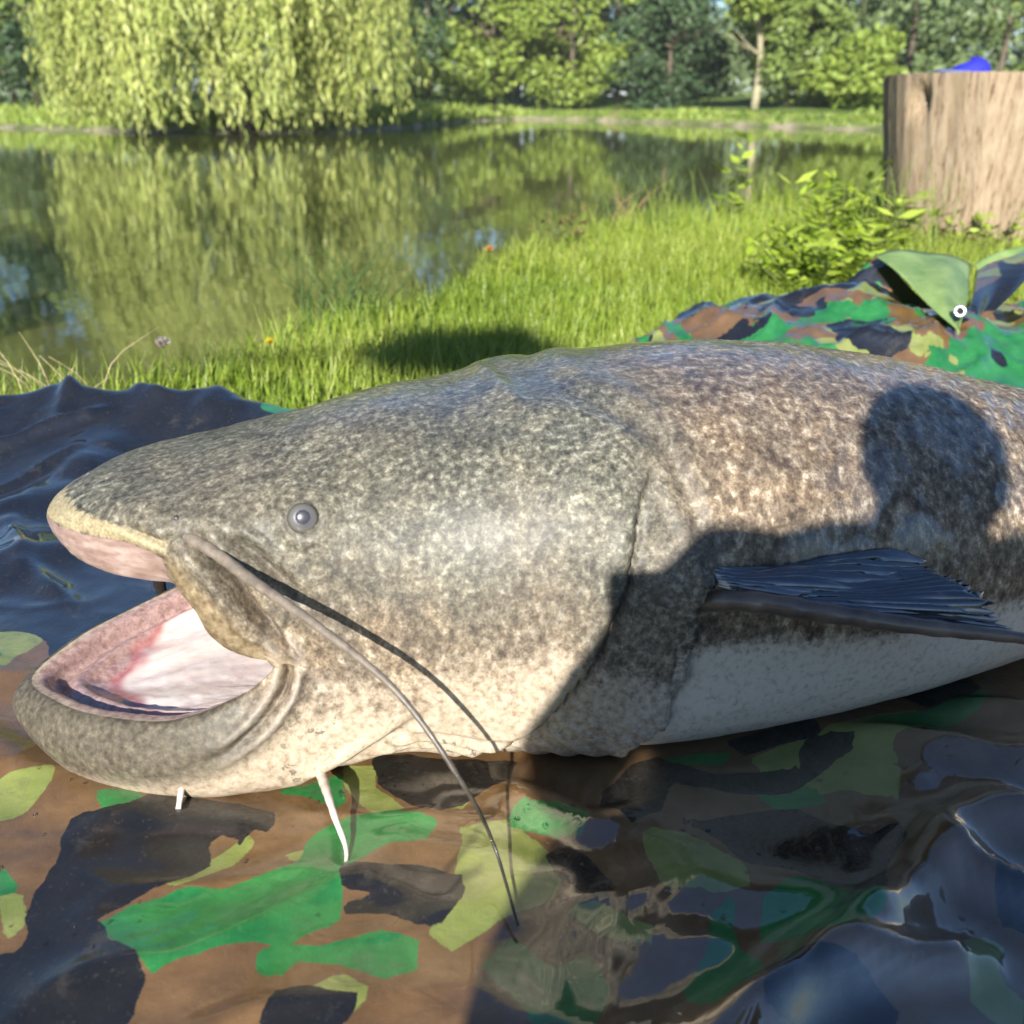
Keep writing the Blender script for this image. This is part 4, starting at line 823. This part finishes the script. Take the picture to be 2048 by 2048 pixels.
# fins
t = NT('pectoral_fin_skin'); co = t.coord(); ry = t.attr('ray'); n_ = t.noise(co, 60, 4, .6)
fc_ = t.ramp(ry, [(.0, (.020, .028, .045)), (.45, (.045, .055, .075)), (.70, (.20, .20, .22)), (1.0, (.42, .40, .40))])
t.set(Base_Color=t.mix(t.map(n_, .58, .75, 0, .4), fc_, (.16, .11, .08)), Roughness=.22, Specular_IOR_Level=.6, Coat_Weight=1.0, Coat_Roughness=.08, Coat_IOR=1.9, Normal=t.bump(n_, .2, .002))
FINM = t.m
SPINE = simple('fin_spine_skin', (.11, .078, .060), .35, .45, 45, .5, .3, .002, .5)
def fin(name, base, tips, mat, nr=11, ns=40, th=.004, curl=0.0, sg=1, per=8, emerge=0.0):
    """fan of soft rays: base and tip polylines, skin between the rays"""
    nb = (nr-1)*per+1; q = np.linspace(0, 1, nb); B = herm(np.linspace(0, 1, len(base)), np.array(base), q); T = herm(np.linspace(0, 1, len(tips)), np.array(tips), q)
    u = np.linspace(0, 1, ns); ph = (q*(nr-1)+.35*vnoise(q*9+3, q*0+1)) % 1.0; ray = np.abs(np.cos(math.pi*ph))**6
    notch = 1-.06*(1-ray)-.03*vnoise(q*23, q*0)
    P = B[:, None]+(T-B)[:, None]*(u[None, :, None]*notch[:, None, None])
    d = (T-B); nrm = np.cross(np.gradient(T, axis=0), d); nrm /= np.linalg.norm(nrm, axis=1)[:, None]+1e-9
    wob = curl*np.sin(u*math.pi*.9)[None, :]+(.0022*(u**.7)[None, :])*(ray[:, None]-.5)+.006*np.sin(u[None, :]*6+q[:, None]*8)*u[None, :]+.004*(fbm(q[:, None]*7+0*u, u[None, :]*5+q[:, None]*0, 3)-.5)
    P = P+nrm[:, None, :]*wob[..., None]; P[..., 1] += emerge*((1-np.exp(-u/.06))-u)[None, :]; P[..., 1] *= sg
    o = mesh(name, P, grid_faces(nb, ns), mat, fish, True, {'ray': np.repeat(ray[:, None], ns, 1)*sstep(.06, .30, u)[None, :]*(.35+.65*fbm(q[:, None]*20+0*u, u[None, :]*14+q[:, None]*3, 2))})
    m = o.modifiers.new('thickness', 'SOLIDIFY'); m.thickness = th; m.offset = 0; return o
for sg in (-1, 1):
    pf = fin('pectoral_fin', [(0.312, 0.16, 0.182), (0.314, 0.164, 0.172), (0.316, 0.164, 0.162)], [(0.51, 0.185, 0.169), (0.52, 0.215, 0.164), (0.528, 0.25, 0.154), (0.542, 0.268, 0.138)], FINM, 12, 60, .006, .004, sg, 8, .036)
    P = smooth_path([(p[0], p[1]*sg, p[2]) for p in [(0.31, 0.176, 0.146), (0.334, 0.198, 0.156), (0.349, 0.215, 0.161), (0.397, 0.238, 0.157), (0.455, 0.258, 0.149), (0.547, 0.272, 0.132), (0.572, 0.276, 0.126)]], 40); qq = np.linspace(0, 1, 40)
    v, f = tube(P, (.0055*(1-qq)**.7+.0035)*(1+.08*np.sin(qq*70)), 12); mesh('fin_spine', v, f, SPINE, pf)
fin('dorsal_fin', [(.96, 0, .198), (1.02, 0, .188)], [(1.04, .02, .25), (1.09, .03, .21)], FINM, 5, 14, .003)
fin('tail_fin', [(1.76, 0, .118), (1.80, 0, .08), (1.76, 0, .036)], [(1.90, .04, .19), (1.97, .05, .09), (1.90, .04, .012)], FINM, 15, 18, .003)
fin('anal_fin', [(.95, .03, .012), (1.3, .03, .012), (1.68, .01, .035)], [(1.02, .12, .008), (1.36, .11, .008), (1.76, .06, .01)], FINM, 40, 10, .003)

# ------------------------------------------------------------------ the photographer, crouching behind the camera: only the shadow reaches the picture
def skinned(name, pts, edges, rad, mat, parent, sub=2):
    me = bpy.data.meshes.new(name); me.from_pydata(pts, edges, []); me.update(); o = bpy.data.objects.new(name, me); C.objects.link(o); o.parent = parent
    m = o.modifiers.new('skin', 'SKIN'); m.use_smooth_shade = True; s = o.modifiers.new('sub', 'SUBSURF'); s.levels = sub; s.render_levels = sub
    for i, r_ in enumerate(rad): me.skin_vertices[0].data[i].radius = (r_, r_) if not hasattr(r_, '__len__') else r_
    for i in range(len(pts)): me.skin_vertices[0].data[i].use_root = (i == 0)
    me.materials.append(mat); return o
per = empty('person', (0, 0, 0)); tag(per, 'person in dark jacket crouching behind the camera holding a phone', 'person')
JACKET = simple('jacket_dark_cloth', (.035, .04, .045), .85, .3, 90); SKIN = simple('person_skin', (.48, .30, .22), .5, .12, 60)
pts = [(.13, -.62, .22), (.12, -.56, .34), (.125, -.48, .46), (.145, -.40, .60), (.168, -.375, .715), (.175, -.355, .790), (.178, -.350, .838),      # pelvis .. head
       (-.002, -.37, .688), (-.112, -.33, .508), (-.055, -.12, .455), (-.015, -.055, .470),
       (.310, -.37, .705), (.380, -.30, .48), (.19, -.15, .43), (.060, -.055, .465),
       (.06, -.64, .20), (-.060, -.34, .462), (-.07, -.44, .09), (-.08, -.33, .03),
       (.28, -.64, .20), (.44, -.31, .30), (.42, -.54, .07), (.42, -.42, .03)]
edges = [(0, 1), (1, 2), (2, 3), (3, 4), (4, 5), (5, 6), (3, 7), (7, 8), (8, 9), (9, 10), (3, 11), (11, 12), (12, 13), (13, 14), (0, 15), (15, 16), (16, 17), (17, 18), (0, 19), (19, 20), (20, 21), (21, 22)]
rad = [.20, .21, .20, .135, .048, .070, .036, .058, .044, .036, .030, .058, .044, .036, .030, .15, .135, .065, .045, .12, .09, .050, .045]
skinned('body', pts, edges, rad, JACKET, per)
V = [(.177+.070*math.sin(a)*math.cos(b), -.356+.078*math.sin(a)*math.sin(b), .797+.076*math.cos(a)) for a in np.linspace(.001, 1.9, 14) for b in np.linspace(0, 2*math.pi, 24, endpoint=False)]
mesh('hair', V, grid_faces(14, 24, True), simple('hair_brown', (.05, .03, .02), .8, .4, 200), per)
for sx_, hx in ((-1, -.015), (1, .060)):
    fp = [(hx, -.055, .468)]; fe = []; fr = [.026]
    for k in range(5):
        b = len(fp); dz = .030-.017*k if k < 4 else .0
        if k < 4: fp += [(hx-sx_*.012, -.035, .470+dz), (hx-sx_*.026*-.2, -.028, .472+dz)]
        else: fp += [(hx-sx_*.02, -.062, .50), (hx-sx_*.035, -.055, .515)]
        fe += [(0, b), (b, b+1)]; fr += [.009, .0075]
    skinned('hand', fp, fe, fr, SKIN, per, 1)
ph = empty('mobile_phone', (.004, -.034, .452)); ph.rotation_euler = (-PITCH, 0, 0); tag(ph, 'black mobile phone held up by the crouching person', 'phone')
bm = bmesh.new(); bmesh.ops.create_cube(bm, size=1); bmesh.ops.scale(bm, vec=(.074, .009, .150), verts=bm.verts); bmesh.ops.bevel(bm, geom=bm.edges[:], offset=.0035, segments=3, affect='EDGES')
me = bpy.data.meshes.new('casing'); bm.to_mesh(me); bm.free(); me.materials.append(simple('phone_black_glass', (.012, .012, .014), .15, .1, 20, .5, 0)); o = bpy.data.objects.new('casing', me); C.objects.link(o); o.parent = ph
v, f = tube([(0, 0, 0), (0, .004, 0)], [.018, .018], 20); mesh('camera_ring', v, f, simple('phone_ring', (.02, .02, .02), .3, .1, 20), ph).location = (-.004, .0045, .048)
P = smooth_path([(-.060, -.045, .462), (-.085, -.030, .400), (-.105, -.02, .345), (-.118, .055, .265), (-.126, .095, .228), (-.10, .05, .262)], 40)  # unseen cord, added to throw a thin shadow line on the sheet
v, f = tube(P-np.array([.004, -.034, .452]), np.full(40, .0016), 6); o = mesh('shadow_cord', v, f, JACKET, ph); o.rotation_euler = (PITCH, 0, 0)

# ------------------------------------------------------------------ summer haze over the lake
hz = bpy.data.materials.new('haze_air'); hz.use_nodes = True; hn = hz.node_tree.nodes; hn.remove(hn['Principled BSDF'])
pv = hn.new('ShaderNodeVolumePrincipled'); pv.inputs['Color'].default_value = (.92, .95, 1.0, 1); pv.inputs['Density'].default_value = .0004
hz.node_tree.links.new(pv.outputs[0], hn['Material Output'].inputs['Volume'])
x0, x1, y0, y1, z0, z1 = -460, 460, -330, 760, -4, 32
v = [(x, y, z) for x in (x0, x1) for y in (y0, y1) for z in (z0, z1)]
tag(mesh('haze', v, [(0, 1, 3, 2), (4, 6, 7, 5), (0, 4, 5, 1), (2, 3, 7, 6), (0, 2, 6, 4), (1, 5, 7, 3)], hz, None, False), 'thin pale summer haze in the air over lake and bank', 'haze', kind='stuff')
